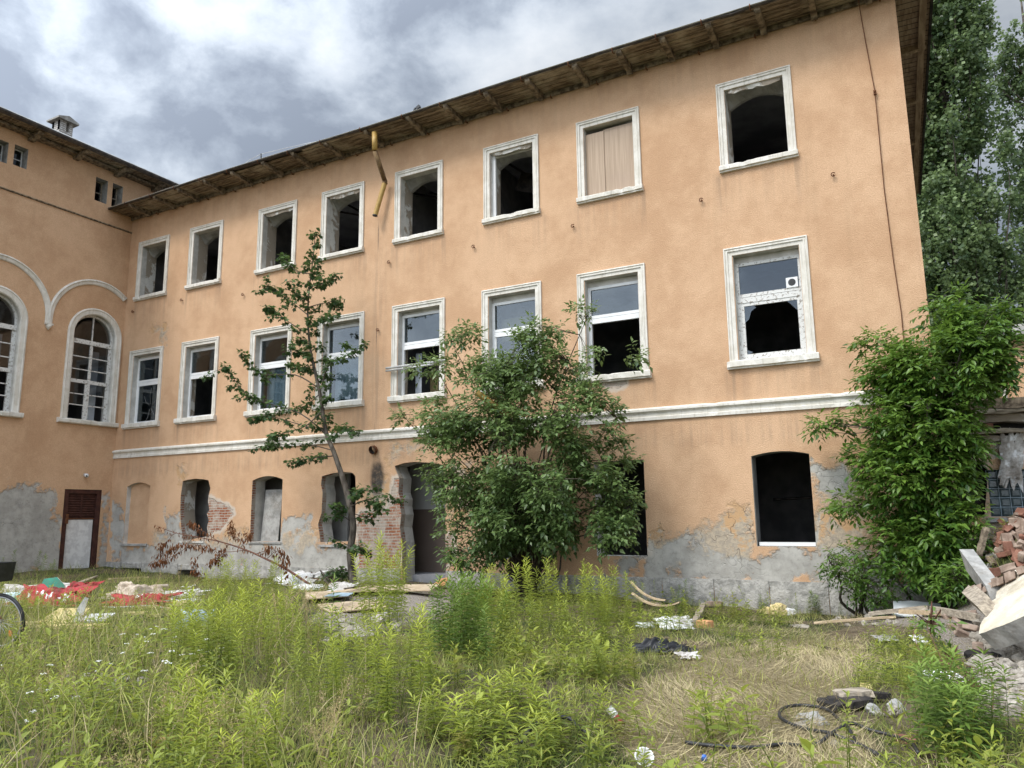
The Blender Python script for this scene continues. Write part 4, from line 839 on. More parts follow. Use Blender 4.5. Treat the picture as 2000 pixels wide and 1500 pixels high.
# ---- tall wispy grass in the left half
P = view_points(26000, 3.6, 22, .68); P = P[clear(P)]; z = gnd(P[:, 0], P[:, 1]); px_, py_, _c = proj(np.c_[P, z]); pn = np.array([mnoise.noise((x*.9, y*.9, 5.3))+.5*mnoise.noise((x*2.7, y*2.7, 2.3)) for x, y in P])
zr = np.maximum(zone(PATH, P[:, 0], P[:, 1], z), zone(RUB, P[:, 0], P[:, 1], z)); keep = (rng.random(len(P)) < np.clip(.42+.8*pn-sstep(520, 980, px_)*.9, 0, 1)) & (zr < -.1) & (py_ > 1190); P, z, pn = P[keep], z[keep], pn[keep]; n = len(P)
WISP = T([(-.5, 0, 0), (.5, 0, 0), (-.45, .35, .03), (.45, .35, .03), (-.35, .7, .14), (.35, .7, .14), (0, 1, .36)], [(0, 1, 3), (0, 3, 2), (2, 3, 5), (2, 5, 4), (4, 5, 6)])
d = rdir(n); d[:, 2] = np.abs(d[:, 2])*.5+1.6; nn = rdir(n); nn[:, 2] = 0; L = rng.uniform(.28, .72, n)
w_ = leaves(WISP, np.c_[P, z-.01], d, nn, L, rng.uniform(.005, .009, n)/L, np.clip(rng.normal(.45, .3, n)+.3*pn, 0, 1)); mi_ = np.repeat((rng.random(n) < .34).astype(np.int32), 5)
tag(npmesh('tall_grass', *w_[:2], ['grass', 'straw'], w_[2], mi=mi_), 'wispy tall green and bleached grass in the left meadow', 'grass', kind='stuff')
# ---- weeds
def weed_mesh(name, h, nl, ll, wr, mat, lean=.06, top=.35, bare=.1, droop=.25, parts=None):
    ang = 0; P = []; D = []; N = []; S = []; tt = []
    ld = rng.normal(0, lean, 2)
    def axis(s): return np.array([ld[0]*h*s*s, ld[1]*h*s*s, h*s])
    for i in range(nl):
        s = bare+(1-bare)*(i/nl)**.85; ang += 2.4+rng.normal(0, .2)
        up = .25+.95*max(0, (s-.72)/.28)+rng.normal(0, .15)-droop*(1-s); p = axis(s)
        dd = np.array([math.cos(ang), math.sin(ang), up]); P.append(p); D.append(dd); N.append([-.4*math.cos(ang), -.4*math.sin(ang), 1]+rng.normal(0, .15, 3))
        S.append(ll*(1.05-.35*s)*rng.uniform(.75, 1.15)*(.6+.4*min(1, s/.3))); tt.append(np.clip(.22+.5*s*s+top*max(0, (s-.75)/.25)+rng.normal(0, .1), 0, 1))
    V, Fc, ti = leaves(LANCE, np.array(P), np.array(D), np.array(N), np.array(S), wr, np.array(tt))
    sp = []; r = .0045
    for s in (0, .35, .7, 1.0):
        c = axis(s); sp += [c+(r*(1.15-s))*np.array([math.cos(a), math.sin(a), 0]) for a in (0, 2.1, 4.2)]
    sf = [];
    for k in range(3):
        for i in range(3):
            a, b, c, e = k*3+i, k*3+(i+1) % 3, (k+1)*3+(i+1) % 3, (k+1)*3+i; sf += [(a, b, c), (a, c, e)]
    V2 = np.concatenate([V, np.array(sp)]); F2 = np.concatenate([Fc, np.array(sf)+len(V)]); ti2 = np.concatenate([ti, np.full(len(sp), .3)])
    if parts is not None: parts.append((V2, F2, ti2)); return None
    o = npmesh(name, V2, F2, mat, ti2); me = o.data; bpy.data.objects.remove(o); return me
GR = [weed_mesh('goldenrod', 1.0, int(rng.uniform(56, 70)), .125, .155, 'goldenrod', top=.45) for _ in range(6)]
GRD = [weed_mesh('goldenrod', 1.0, int(rng.uniform(50, 66)), .15, .20, 'darkweed') for _ in range(4)]
GRS = [weed_mesh('goldenrod', 1.0, int(rng.uniform(26, 36)), .27, .15, 'goldenrod', .12, bare=.0) for _ in range(5)]
PLANTS = []
def place(name, meshes, cx, cy, rx, ry, n, h0, h1, label, group, cat, wide=1.0, tilt=.10):
    for i in range(n):
        r = math.sqrt(random.random()); a = random.uniform(0, 2*PI); p = on_ground_fast(cx+rx*r*math.cos(a), cy+ry*r*math.sin(a))
        if p[1] > 17.8: p = np.array([p[0], 17.7, float(gnd(p[0], 17.7))])
        h = random.uniform(h0, h1)*(1-.25*r); w = h**.6*wide*random.uniform(.85, 1.15)
        rec = (name, random.choice(meshes), p+np.array([0, 0, -.02]), (w, w, h), (random.gauss(0, tilt), random.gauss(0, tilt), random.uniform(0, 6.28)), label, cat, group)
        if name == 'goldenrod': PLANTS.append((h/np.hypot(p[0], p[1]), rec))
        else: put(rec)
def put(rec):
    name, me, p, s, r, label, cat, group = rec; o = bpy.data.objects.new(name, me); COL.objects.link(o); o.location = p; o.scale = s; o.rotation_euler = r; tag(o, label, cat, group)
def on_ground_fast(px, py):
    d = ray(px, min(py, 1900)); t = 8.0
    for _ in range(14):
        g = float(gnd(d[0]*t, d[1]*t)); t = np.clip((g-EYE)/d[2] if d[2] < -.02 else 30, 1.5, 32)
    return np.array([d[0]*t, d[1]*t, float(gnd(d[0]*t, d[1]*t))])
def gr(*a, m=GR, lab='', grp='', **k): place('goldenrod', m, *a, lab, grp, 'weed', **k)
gr(1085, 1238, 180, 46, 84, .75, 1.35, lab='bright green goldenrod stem in the dense clump before the big shrub', grp='goldenrod clump before the big shrub')
gr(745, 1222, 50, 24, 26, 1.2, 1.8, lab='tall light green goldenrod stem standing before the doorway', grp='goldenrod before the doorway')
gr(905, 1285, 75, 34, 34, .85, 1.25, m=GRD, lab='dark green goldenrod stem in the bushy clump between doorway and shrub', grp='dark goldenrod clump')
gr(410, 1335, 80, 40, 34, .75, 1.1, lab='green goldenrod stem rising from the meadow by the blue plastic sack', grp='goldenrod in the left meadow')
gr(642, 1262, 4, 3, 1, 1.05, 1.1, m=GRD, lab='single slim dark weed standing before the tan boards', grp='')
gr(720, 1390, 150, 60, 42, .65, 1.05, lab='lime green goldenrod stem in the middle of the foreground', grp='goldenrod in the middle foreground')
gr(420, 1580, 120, 70, 24, .55, .85, lab='bright goldenrod stem at the bottom edge among feathery dry grass', grp='goldenrod at the bottom edge')
gr(1010, 1440, 210, 70, 70, .25, .5, m=GRS, lab='short leafy goldenrod shoot in the low growth of the foreground', grp='short goldenrod shoots')
gr(1880, 1460, 95, 48, 26, .45, .85, m=GRD, wide=1.3, lab='dark broad leaved weed stem in front of the rubble', grp='dark weeds before the rubble')
gr(470, 1195, 75, 22, 26, .9, 1.25, lab='goldenrod stem standing under the dead branch by the wall', grp='goldenrod under the dead branch')
gr(1335, 1185, 24, 8, 6, .45, .75, m=GRD, lab='dark green weed stem at the stone plinth beside the bent wooden strips', grp='dark weeds at the plinth')
gr(1590, 1196, 20, 9, 6, .4, .75, m=GRD, lab='leafy dark weed at the plinth under the arched ground window', grp='weeds under the arched window')
gr(1700, 1345, 60, 22, 6, .2, .4, m=GRS, wide=.9, lab='small green weed on the straw beside the charred board', grp='small weeds on the straw')
gr(60, 1130, 60, 12, 9, .5, 1.0, m=GRD, lab='dark weed stem at the foot of the side wing wall', grp='weeds at the side wing')
gr(540, 1300, 110, 50, 26, .7, 1.1, lab='goldenrod stem among the tall dry grass', grp='goldenrod among dry grass')
gr(1190, 1330, 60, 30, 14, .4, .7, lab='goldenrod stem at the green edge of the straw by the black bag', grp='goldenrod by the black bag')
gr(1500, 1200, 220, 10, 16, .25, .5, m=GRD, lab='small dark weed in the grass strip along the plinth', grp='weeds along the plinth')
gr(250, 1440, 230, 60, 30, .3, .6, m=GRS, lab='slender green shoot in the left foreground meadow', grp='green shoots in the left foreground')
parts = []
for k in range(10): weed_mesh('x', .3, 20, .10, .17, None, .15, .3, .0, parts=parts)
for k in range(4): weed_mesh('x', .28, 11, .15, .42, None, .2, .1, .0, parts=parts)
for k in range(3): weed_mesh('x', .5, 26, .07, .34, None, .2, .1, .1, parts=parts)
Vs, Fs, Ts = [], [], []; off = 0; P = view_points(9000, 4, 19, .66); P = P[clear(P)]; z = gnd(P[:, 0], P[:, 1]); zz = zone(STRAW, P[:, 0], P[:, 1], z); zr = np.maximum(zone(RUB, P[:, 0], P[:, 1], z), zone(PATH, P[:, 0], P[:, 1], z)); cnt = 0
for (x, y), zg, a, b in zip(P, z, zz, zr):
    nv = mnoise.noise((x*.6, y*.6, 4.4)); nv2 = mnoise.noise((x*1.9, y*1.9, 7.4)); right = float(sstep(-9, -4, x+.2*y))
    if random.random() > .34+.9*nv+.6*nv2-.55*np.clip(a+.3, 0, 1)-1.0*np.clip(b+.3, 0, 1): continue
    V, Fc, ti = random.choice(parts); s = random.uniform(.5, 1.25); an = random.uniform(0, 6.28); ca, sa = math.cos(an), math.sin(an); hz = random.uniform(.7, 1.2)
    Vn = np.c_[(V[:, 0]*ca-V[:, 1]*sa)*s+x, (V[:, 0]*sa+V[:, 1]*ca)*s+y, V[:, 2]*s*hz+zg-.01]; Vs.append(Vn); Fs.append(Fc+off); Ts.append(np.clip(ti+.25*nv2, 0, 1)); off += len(V); cnt += 1
MI = [np.zeros(sum(len(f) for f in Fs), np.int32)]
PLANTS.sort(key=lambda q: -q[0]-(9 if 'single' in q[1][5] else 0)); cntl = {}
for _, rec in PLANTS[:290]: put(rec)
from mathutils import Euler
for _, rec in PLANTS[290:]:
    me = rec[1]; n = len(me.vertices); V = np.empty(n*3, np.float32); me.vertices.foreach_get('co', V); V = V.reshape(-1, 3)*np.array(rec[3]); V = V@np.array(Euler(rec[4]).to_matrix()).T+rec[2]
    Fq = np.empty(len(me.loops), np.int32); me.loops.foreach_get('vertex_index', Fq); ti = np.empty(n, np.float32); me.attributes['tint'].data.foreach_get('value', ti)
    Vs.append(V); Fs.append(Fq.reshape(-1, 3)+off); Ts.append(ti); off += n; MI.append(np.full(len(Fs[-1]), 0 if me.materials[0] == MAT['goldenrod'] else 1, np.int32))
tag(npmesh('undergrowth', np.concatenate(Vs), np.concatenate(Fs), ['goldenrod', 'darkweed'], np.concatenate(Ts), mi=np.concatenate(MI)), 'mass of smaller leafy green weeds across the yard', 'weeds', kind='stuff')
# ---- dry grass stems with seed heads
def dry_mesh(h, head, nh, spread):
    ld = rng.normal(0, .16, 2)
    def ax(s): return np.array([ld[0]*h*s*s, ld[1]*h*s*s, h*s*(1-.1*s)])
    V = []; Fc = []
    for s in (0, .3, .6, .85, 1.0):
        V += [ax(s)+.0022*(1.2-s*.6)*np.array([math.cos(a), math.sin(a), 0]) for a in (0, 2.1, 4.2)]
    for k in range(4):
        for i in range(3):
            a, b, c, e = k*3+i, k*3+(i+1) % 3, (k+1)*3+(i+1) % 3, (k+1)*3+i; Fc += [(a, b, c), (a, c, e)]
    s = 1-head*rng.random(nh)**.8; A = rng.uniform(0, 6.28, nh); ra = spread*rng.random(nh)*np.sqrt((1.03-s)/head+.02)
    P = np.array([ax(q) for q in s])+np.c_[np.cos(A)*ra, np.sin(A)*ra, np.zeros(nh)]; D = np.c_[np.cos(A)*.5, np.sin(A)*.5, np.full(nh, .9)]+rng.normal(0, .3, (nh, 3))
    a = leaves(DIAM, P, D, rdir(nh), rng.uniform(.012, .028, nh), .25, np.clip(rng.normal(.6, .25, nh), 0, 1))
    m = merge([(np.array(V), np.array(Fc), np.full(len(V), .55)), a]); o = npmesh('dry_grass_stem', *m[:2], 'seed', m[2]); me = o.data; bpy.data.objects.remove(o); return me
DG = [dry_mesh(1.0, .22, 40, .018) for _ in range(4)]; FG = [dry_mesh(1.0, .38, 170, .075) for _ in range(4)]
def dg(cx, cy, rx, ry, n, h0, h1, lab, grp, m=DG, tilt=.16): place('dry_grass_stem', m, cx, cy, rx, ry, n, h0, h1, lab, grp, 'dry grass', 1.0, tilt)
dg(180, 1330, 190, 90, 34, .5, .95, 'pale dry grass stem in the meadow beside the bicycle', 'dry stems in the left meadow')
dg(560, 1290, 70, 50, 26, .8, 1.25, 'tall straw coloured grass stem standing before the lower windows', 'tall dry stems before the lower windows', tilt=.07)
dg(330, 1200, 90, 30, 14, .7, 1.1, 'thin bleached grass stem near the red cloths', 'bleached stems by the red cloths', tilt=.08)
dg(380, 1560, 90, 50, 16, .75, 1.0, 'feathery beige seed head in the lower left foreground', 'feathery grass in the lower left', FG, .3)
dg(640, 1520, 60, 50, 12, .5, .8, 'greyish feathery grass panicle in the middle foreground', 'feathery grass in the middle', FG, .2)
dg(60, 1480, 90, 60, 12, .6, .95, 'long arching dry grass stem in the bottom left corner', 'arching stems at bottom left', DG, .35)
dg(1560, 1400, 130, 60, 16, .2, .38, 'short dark dead stalk standing in the straw', 'dead stalks in the straw', [dry_mesh(1., .05, 2, .003) for _ in range(3)], .2)
# ---- yarrow
def yarrow_mesh():
    V = []; Fc = []; h = 1.
    for s in (0, .5, .9): V += [np.array([.02*s, .01*s, h*s])+.003*np.array([math.cos(a), math.sin(a), 0]) for a in (0, 2.1, 4.2)]
    for k in range(2):
        for i in range(3):
            a, b, c, e = k*3+i, k*3+(i+1) % 3, (k+1)*3+(i+1) % 3, (k+1)*3+i; Fc += [(a, b, c), (a, c, e)]
    nF = len(Fc); n = 22
    for _ in range(n):
        r = .055*math.sqrt(random.random()); a = random.uniform(0, 6.28); c = np.array([.02+r*math.cos(a), .01+r*math.sin(a), .93+.02*random.random()-r*.3]); o = len(V); V.append(c+[0, 0, .008])
        V += [c+.009*np.array([math.cos(q), math.sin(q), 0]) for q in np.linspace(0, 2*PI, 6)[:-1]]; Fc += [(o, o+1+k, o+1+(k+1) % 5) for k in range(5)]
    o = npmesh('yarrow', np.array(V), np.array(Fc), ['darkweed', 'flower'], np.full(len(V), .4), mi=[0]*nF+[1]*(len(Fc)-nF)); me = o.data; bpy.data.objects.remove(o); return me
YA = [yarrow_mesh() for _ in range(3)]
place('yarrow', YA, 330, 1320, 150, 80, 30, .3, .5, 'white flat topped flower in the left meadow', 'white meadow flowers', 'flower', 1.0)
place('yarrow', YA, 90, 1390, 120, 70, 12, .25, .45, 'white flower in the bottom left of the meadow', 'white flowers at bottom left', 'flower', 1.0)
place('yarrow', YA, 372, 1190, 22, 14, 14, .4, .6, 'white flower in the bunch near the grey sheets', 'white flowers near the grey sheets', 'flower', 1.1)
place('yarrow', YA, 700, 1250, 90, 22, 12, .3, .5, 'white flower before the tan boards', 'white flowers before the tan boards', 'flower', 1.0)

# ================================================================== TREES AND SHRUBS
def wood(mb, pts, r0, r1, m, n=6):
    k = len(pts); mb.tube(pts, [r0+(r1-r0)*i/(k-1) for i in range(k)], m, n)
def smooth(pts, k=4):
    p = np.array(pts, float); out = []
    for i in range(len(p)-1):
        a, b, c, d_ = p[max(i-1, 0)], p[i], p[i+1], p[min(i+2, len(p)-1)]
        for t in np.linspace(0, 1, k, endpoint=False): out.append(.5*((2*b)+(-a+c)*t+(2*a-5*b+4*c-d_)*t*t+(-a+3*b-3*c+d_)*t**3))
    out.append(p[-1]); return out
# ---- young maple
tree = thing('maple_tree', 'slim young maple tree with leaning trunk before the left windows', 'tree', on_ground_fast(694, 1148))
MY = 16.4
def mp_(lst, dy=0): return [at_y(a, b, MY+dy*i/max(1, len(lst)-1)) for i, (a, b) in enumerate(lst)]
base = np.array(tree.location)
trunk = smooth([base-[0, 0, .1]]+mp_([(684, 1085), (690, 1030), (683, 986), (670, 936), (651, 880), (637, 844), (624, 765), (612, 712), (605, 674), (601, 612), (606, 545), (612, 500), (616, 450)]), 3)
mb = MB(); k = len(trunk); mb.tube(trunk, [.10*(1-i/(k-1))**1.05+.006+(.07 if i < 1 else 0) for i in range(k)], 'bark', 9); mb.build('trunk', tree)
BRS = [([(640, 850), (587, 808), (530, 790), (486, 774), (447, 727), (440, 716)], -.9, 1.0), ([(637, 844), (575, 826), (520, 812), (488, 822)], -.5, .8), ([(651, 880), (600, 868), (545, 868), (515, 872)], .3, .8), ([(655, 890), (610, 895), (560, 905)], -1.1, .9), ([(622, 758), (576, 732), (514, 732), (490, 715), (472, 688)], -.5, 1.),
       ([(629, 752), (643, 713), (682, 692), (712, 674)], -.3, 1.0), ([(605, 655), (564, 629), (534, 606), (520, 601)], -.4, .8), ([(601, 615), (570, 590), (540, 566), (516, 560)], .4, .8), ([(604, 600), (635, 592), (660, 598)], .4, .9), ([(606, 560), (636, 552), (656, 536)], -.5, .9),
       ([(610, 535), (580, 530), (560, 510), (548, 502)], .3, .8), ([(642, 855), (665, 835), (690, 842)], -.5, .7), ([(601, 640), (625, 625), (648, 615)], -.6, .7), ([(605, 590), (580, 575), (560, 550)], -.8, .8), ([(624, 770), (600, 790), (575, 800)], .5, .8), ([(607, 690), (580, 690), (555, 682)], -.7, .7), ([(630, 800), (600, 830), (560, 845), (530, 850)], -1.2, .9), ([(612, 712), (590, 718), (560, 708)], .6, .7),
       ([(683, 990), (720, 975), (745, 985)], -.4, .8), ([(684, 1000), (715, 1010), (735, 1000)], .3, .8), ([(688, 1020), (660, 1000), (650, 985)], -.6, .7), ([(684, 985), (695, 965), (705, 955)], -.8, .8), ([(684, 1085), (700, 1070), (712, 1075)], -.4, .6), ([(690, 1120), (670, 1112), (655, 1120)], -.4, .7)]
mb = MB(); LP, LD, LS, LT = [], [], [], []
def twig_leaves(pts, dens, spread, s0, s1, droop=.55, start=.25):
    p = np.array(pts); seg = np.linalg.norm(np.diff(p, axis=0), axis=1); Ltot = seg.sum()
    for _ in range(max(3, int(Ltot*dens))):
        u = start+(1-start)*random.random()**.75; i = min(len(p)-2, int(u*(len(p)-1))); q = p[i]+(p[i+1]-p[i])*random.random(); w = rng.normal(0, 1, 3)*[1, 1, 1.05]; w /= np.linalg.norm(w); off = w*spread*random.uniform(.2, 1)
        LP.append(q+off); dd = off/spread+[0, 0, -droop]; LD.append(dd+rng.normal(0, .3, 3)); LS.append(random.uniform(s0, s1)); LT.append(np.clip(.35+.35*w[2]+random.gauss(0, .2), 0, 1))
for px_, dy, th in BRS:
    pts = smooth(mp_(px_, dy), 4); wood(mb, pts, .022*th, .005, 'twig', 5); twig_leaves(pts, 50, .14, .08, .135)
    for _ in range(4):
        i = random.randrange(len(pts)//3, len(pts)); q = pts[i]; e = q+rng.normal(0, .30, 3)*[1, 1, .5]; wood(mb, [q, (q+e)/2+[0, 0, .03], e], .008, .003, 'twig', 4); twig_leaves([q, (q+e)/2, e], 42, .11, .08, .13)
for s_ in np.linspace(.45, .97, 44):
    q = trunk[int(k*s_)]; an = random.uniform(0, 6.28); L_ = (.85-.62*max(0, (s_-.55)/.42))*random.uniform(.6, 1.1)*(.55 if s_ < .6 else 1); e_ = q+np.array([math.cos(an)*L_, math.sin(an)*L_*.7, .35*L_]); pts = smooth([q, (q+e_)/2+[0, 0, .08], e_], 4); wood(mb, pts, .010, .003, 'twig', 4); twig_leaves(pts, 60, .13, .08, .135, .55, .2)
twig_leaves(trunk[-7:], 55, .10, .06, .10, .4, 0)
mb.build('branches', tree)
LP, LD = np.array(LP), np.array(LD); N = rng.normal(0, .3, LP.shape)+[0, 0, 1.]
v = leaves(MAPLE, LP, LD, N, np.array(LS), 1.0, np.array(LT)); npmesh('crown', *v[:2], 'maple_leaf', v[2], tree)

# ---- shrubs made of leaf sprays filling measured lobes
def shrub(name, label, basepx, Yd, lobes, mat, nsp, ls, wr, nleaf, tmpl, twm, depth=.8, limbs=26, yclip=17.8, droop=.4, lr=1.0, xclip=None, gf=1.5, gt=-.28):
    base = on_ground(*basepx); th = thing(name, label, 'shrub', base)
    P = []; R = []; D0 = []
    w = np.array([l[2]*l[3]*(l[4] if len(l) > 4 else 1) for l in lobes]); w = w/w.sum()
    for l, ww in zip(lobes, w):
        n = max(4, int(nsp*ww)); dy = l[5] if len(l) > 5 else 0; c = at_y(l[0], l[1], Yd+dy); sc = (at_y(l[0]+100, l[1], Yd+dy)-c)[0]/100; szz = abs((at_y(l[0], l[1]+100, Yd+dy)-c)[2])/100
        u = rdir(n)*(rng.random((n, 1))**.30); rx, rz = l[2]*sc, l[3]*szz; ry = min(depth*1.15, (rx+rz)*.5)
        q = c+u*np.array([rx, ry, rz]); q[:, 1] = np.minimum(q[:, 1], yclip-rng.random(n)*.15); P.append(q); D0.append(u)
    P = np.concatenate(P); D0 = np.concatenate(D0); P[:, 2] = np.maximum(P[:, 2], gnd(P[:, 0], P[:, 1])+.1)
    nz_ = np.array([mnoise.noise((a*gf, b*gf, c*gf))+.4*mnoise.noise((a*gf*2.3, b*gf*2.3, c*gf*2.3+5)) for a, b, c in P]); keep = nz_ > gt; P, D0, nz_ = P[keep], D0[keep], nz_[keep]; n = len(P)
    mb = MB(); idx = rng.choice(n, limbs, replace=False); tips = []
    for i in idx:
        e = P[i]; m = base+(e-base)*.5+[0, 0, .25*np.linalg.norm(e-base)*.5]+rng.normal(0, .12, 3); m[1] = min(m[1], yclip)
        b0 = base+rng.normal(0, .14, 3)*[1, .6, 0]-[0, 0, .05]; pts = smooth([b0, base+(m-base)*.5+rng.normal(0, .1, 3), m, e], 4); wood(mb, pts, lr*random.uniform(.022, .045), .007*min(1, lr*2), twm, 6); tips.append(np.array(pts))
    allp = np.concatenate([t_[4:] for t_ in tips])
    for i in rng.choice(n, min(n, limbs*12), replace=False):
        e = P[i]; j = np.argmin(((allp-e)**2).sum(1)); q = allp[j]; mid_ = (q+e)/2+rng.normal(0, .06, 3)+[0, 0, .05]; wood(mb, [q, mid_, e], .010, .003, twm, 4)
    mb.build('branches', th)
    dirs = norm(D0*[1, 1, .6]+rng.normal(0, .55, (n, 3))+[0, -.15, .15]); parts = []
    for k in range(nleaf):
        f = (k+.5)/nleaf; side = (1 if k % 2 else -1) if k < nleaf-1 else 0
        up = np.array([0, 0, 1.]); S_ = np.cross(dirs, up); S_ = norm(S_+1e-6); rl = ls*2.0
        pos = P+dirs*(f*rl)[..., None] if np.ndim(f) else P+dirs*f*rl
        pos = pos+[0, 0, -.25*rl*f*f]; pos[:, 1] = np.minimum(pos[:, 1], yclip+.08)
        dd = dirs*(.55+.6*(side == 0))+S_*side*.85+[0, 0, -droop]+rng.normal(0, .18, (n, 3)); nn = rng.normal(0, .3, (n, 3))+[0, -.2, 1]
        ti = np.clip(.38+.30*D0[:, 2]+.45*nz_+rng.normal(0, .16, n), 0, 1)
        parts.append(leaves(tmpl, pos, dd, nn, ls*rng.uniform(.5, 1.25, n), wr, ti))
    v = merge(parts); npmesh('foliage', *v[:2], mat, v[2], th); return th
L1 = [(1010, 905, 150, 150), (965, 970, 95, 110), (1110, 950, 110, 110), (985, 790, 110, 90), (915, 810, 80, 70), (885, 890, 62, 62), (1120, 830, 90, 70), (1170, 880, 60, 60), (862, 955, 30, 50, .6), (1010, 700, 75, 50), (1050, 650, 28, 30), (905, 655, 42, 14, 1.2), (855, 715, 55, 16, 1.1), (1100, 715, 70, 30), (1185, 700, 70, 22, 1.2), (1130, 612, 36, 10, 1.6), (1085, 640, 30, 12, 1.2), (810, 815, 35, 10, 1.3), (850, 865, 40, 25), (1190, 980, 50, 60), (1205, 900, 38, 20, 1.2), (1010, 1030, 150, 50), (920, 1060, 60, 50), (1180, 1045, 60, 35, .8), (960, 740, 60, 50), (1160, 770, 55, 35)]
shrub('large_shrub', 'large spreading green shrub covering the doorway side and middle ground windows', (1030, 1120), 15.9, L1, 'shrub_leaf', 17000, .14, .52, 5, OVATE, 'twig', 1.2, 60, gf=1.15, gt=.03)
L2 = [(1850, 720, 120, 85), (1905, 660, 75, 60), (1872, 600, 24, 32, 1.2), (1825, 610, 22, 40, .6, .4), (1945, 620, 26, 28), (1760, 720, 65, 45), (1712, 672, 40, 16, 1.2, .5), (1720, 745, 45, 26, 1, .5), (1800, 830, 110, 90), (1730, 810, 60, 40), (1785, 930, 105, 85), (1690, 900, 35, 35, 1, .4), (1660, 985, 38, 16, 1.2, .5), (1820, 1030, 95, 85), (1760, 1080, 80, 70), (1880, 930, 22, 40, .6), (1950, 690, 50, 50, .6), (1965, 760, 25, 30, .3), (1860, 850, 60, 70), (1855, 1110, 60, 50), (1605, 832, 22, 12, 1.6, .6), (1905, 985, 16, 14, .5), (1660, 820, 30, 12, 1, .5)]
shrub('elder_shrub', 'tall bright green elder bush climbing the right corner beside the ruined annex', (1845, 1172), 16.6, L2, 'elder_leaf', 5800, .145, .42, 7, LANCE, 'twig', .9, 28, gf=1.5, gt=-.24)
L3 = [(1660, 1110, 55, 45), (1700, 1140, 60, 40), (1630, 1100, 30, 30, .8), (1720, 1175, 60, 20)]
shrub('low_bush', 'low light green bush at the plinth left of the tall elder', (1685, 1180), 16.9, L3, 'elder_leaf', 620, .09, .42, 5, OVATE, 'twig', .5, 8)
L4 = [(660, 1125, 28, 18), (640, 1135, 20, 12)]
shrub('small_bush', 'small dark bush in front of the cellar opening by the maple trunk', (655, 1150), 17.1, L4, 'maple_leaf', 130, .08, .5, 5, OVATE, 'twig', .3, 5)
L5 = [(1880, 1125, 35, 25, 1.3), (1860, 1150, 25, 20)]
shrub('leafy_sapling', 'low bright sapling at the foot of the elder beside the concrete beam', (1880, 1170), 15.6, L5, 'elder_leaf', 120, .13, .3, 6, LANCE, 'twig', .4, 5, lr=.35)
shrub('thin_sapling', 'thin sapling with few broad leaves growing through the front rubble', (1860, 1400), 8.6, [(1830, 1225, 18, 22), (1850, 1350, 24, 18), (1893, 1368, 26, 18), (1858, 1290, 8, 30, .2)], 'elder_leaf', 60, .085, .5, 4, OVATE, 'redstem', .2, 4, lr=.13)

# ---- dead branch with withered leaves
db = thing('dead_branch', 'fallen dead branch with hanging withered brown leaves before the broken window', 'branch', on_ground_fast(600, 1145))
mb = MB(); DP = 15.9
def dp(l): return [at_y(a, b, DP) for a, b in l]
main = smooth(dp([(605, 1142), (560, 1112), (520, 1092), (480, 1074), (430, 1058), (380, 1048), (340, 1040), (306, 1027)]), 4); wood(mb, main, .035, .006, 'redstem', 6)
SUB = [[(480, 1074), (440, 1078), (400, 1068), (345, 1065), (300, 1085)], [(430, 1058), (400, 1042), (380, 1028), (365, 1020)], [(480, 1074), (465, 1050), (450, 1035), (445, 1020)], [(520, 1092), (545, 1075), (555, 1088), (560, 1105)], [(400, 1068), (385, 1090), (380, 1115), (392, 1135)], [(345, 1040), (320, 1060), (308, 1068)], [(450, 1062), (430, 1080), (425, 1100)], [(380, 1048), (350, 1080), (320, 1095), (298, 1100)], [(440, 1078), (425, 1090), (415, 1098)], [(500, 1082), (525, 1072), (535, 1070)], [(470, 1070), (482, 1050), (478, 1042)]]
LP, LD, LS, LT = [], [], [], []
for s in SUB:
    pts = smooth(dp(s), 3); pts = [p+[0, -.35*(i/len(pts))*random.uniform(-1, 1), 0] for i, p in enumerate(pts)]; wood(mb, pts, .010, .004, 'redstem', 4); twig_leaves(pts, 62, .13, .08, .15, 1.6, .25)
twig_leaves(main[8:], 14, .1, .08, .14, 1.6, .1); mb.build('branch_wood', db)
LP, LD = np.array(LP), np.array(LD)*[.6, .6, 1]; v = leaves(OVATE, LP, LD, rdir(len(LP)), np.array(LS), .32, np.array(LT)); npmesh('withered_leaves', *v[:2], 'deadleaf', v[2], db)

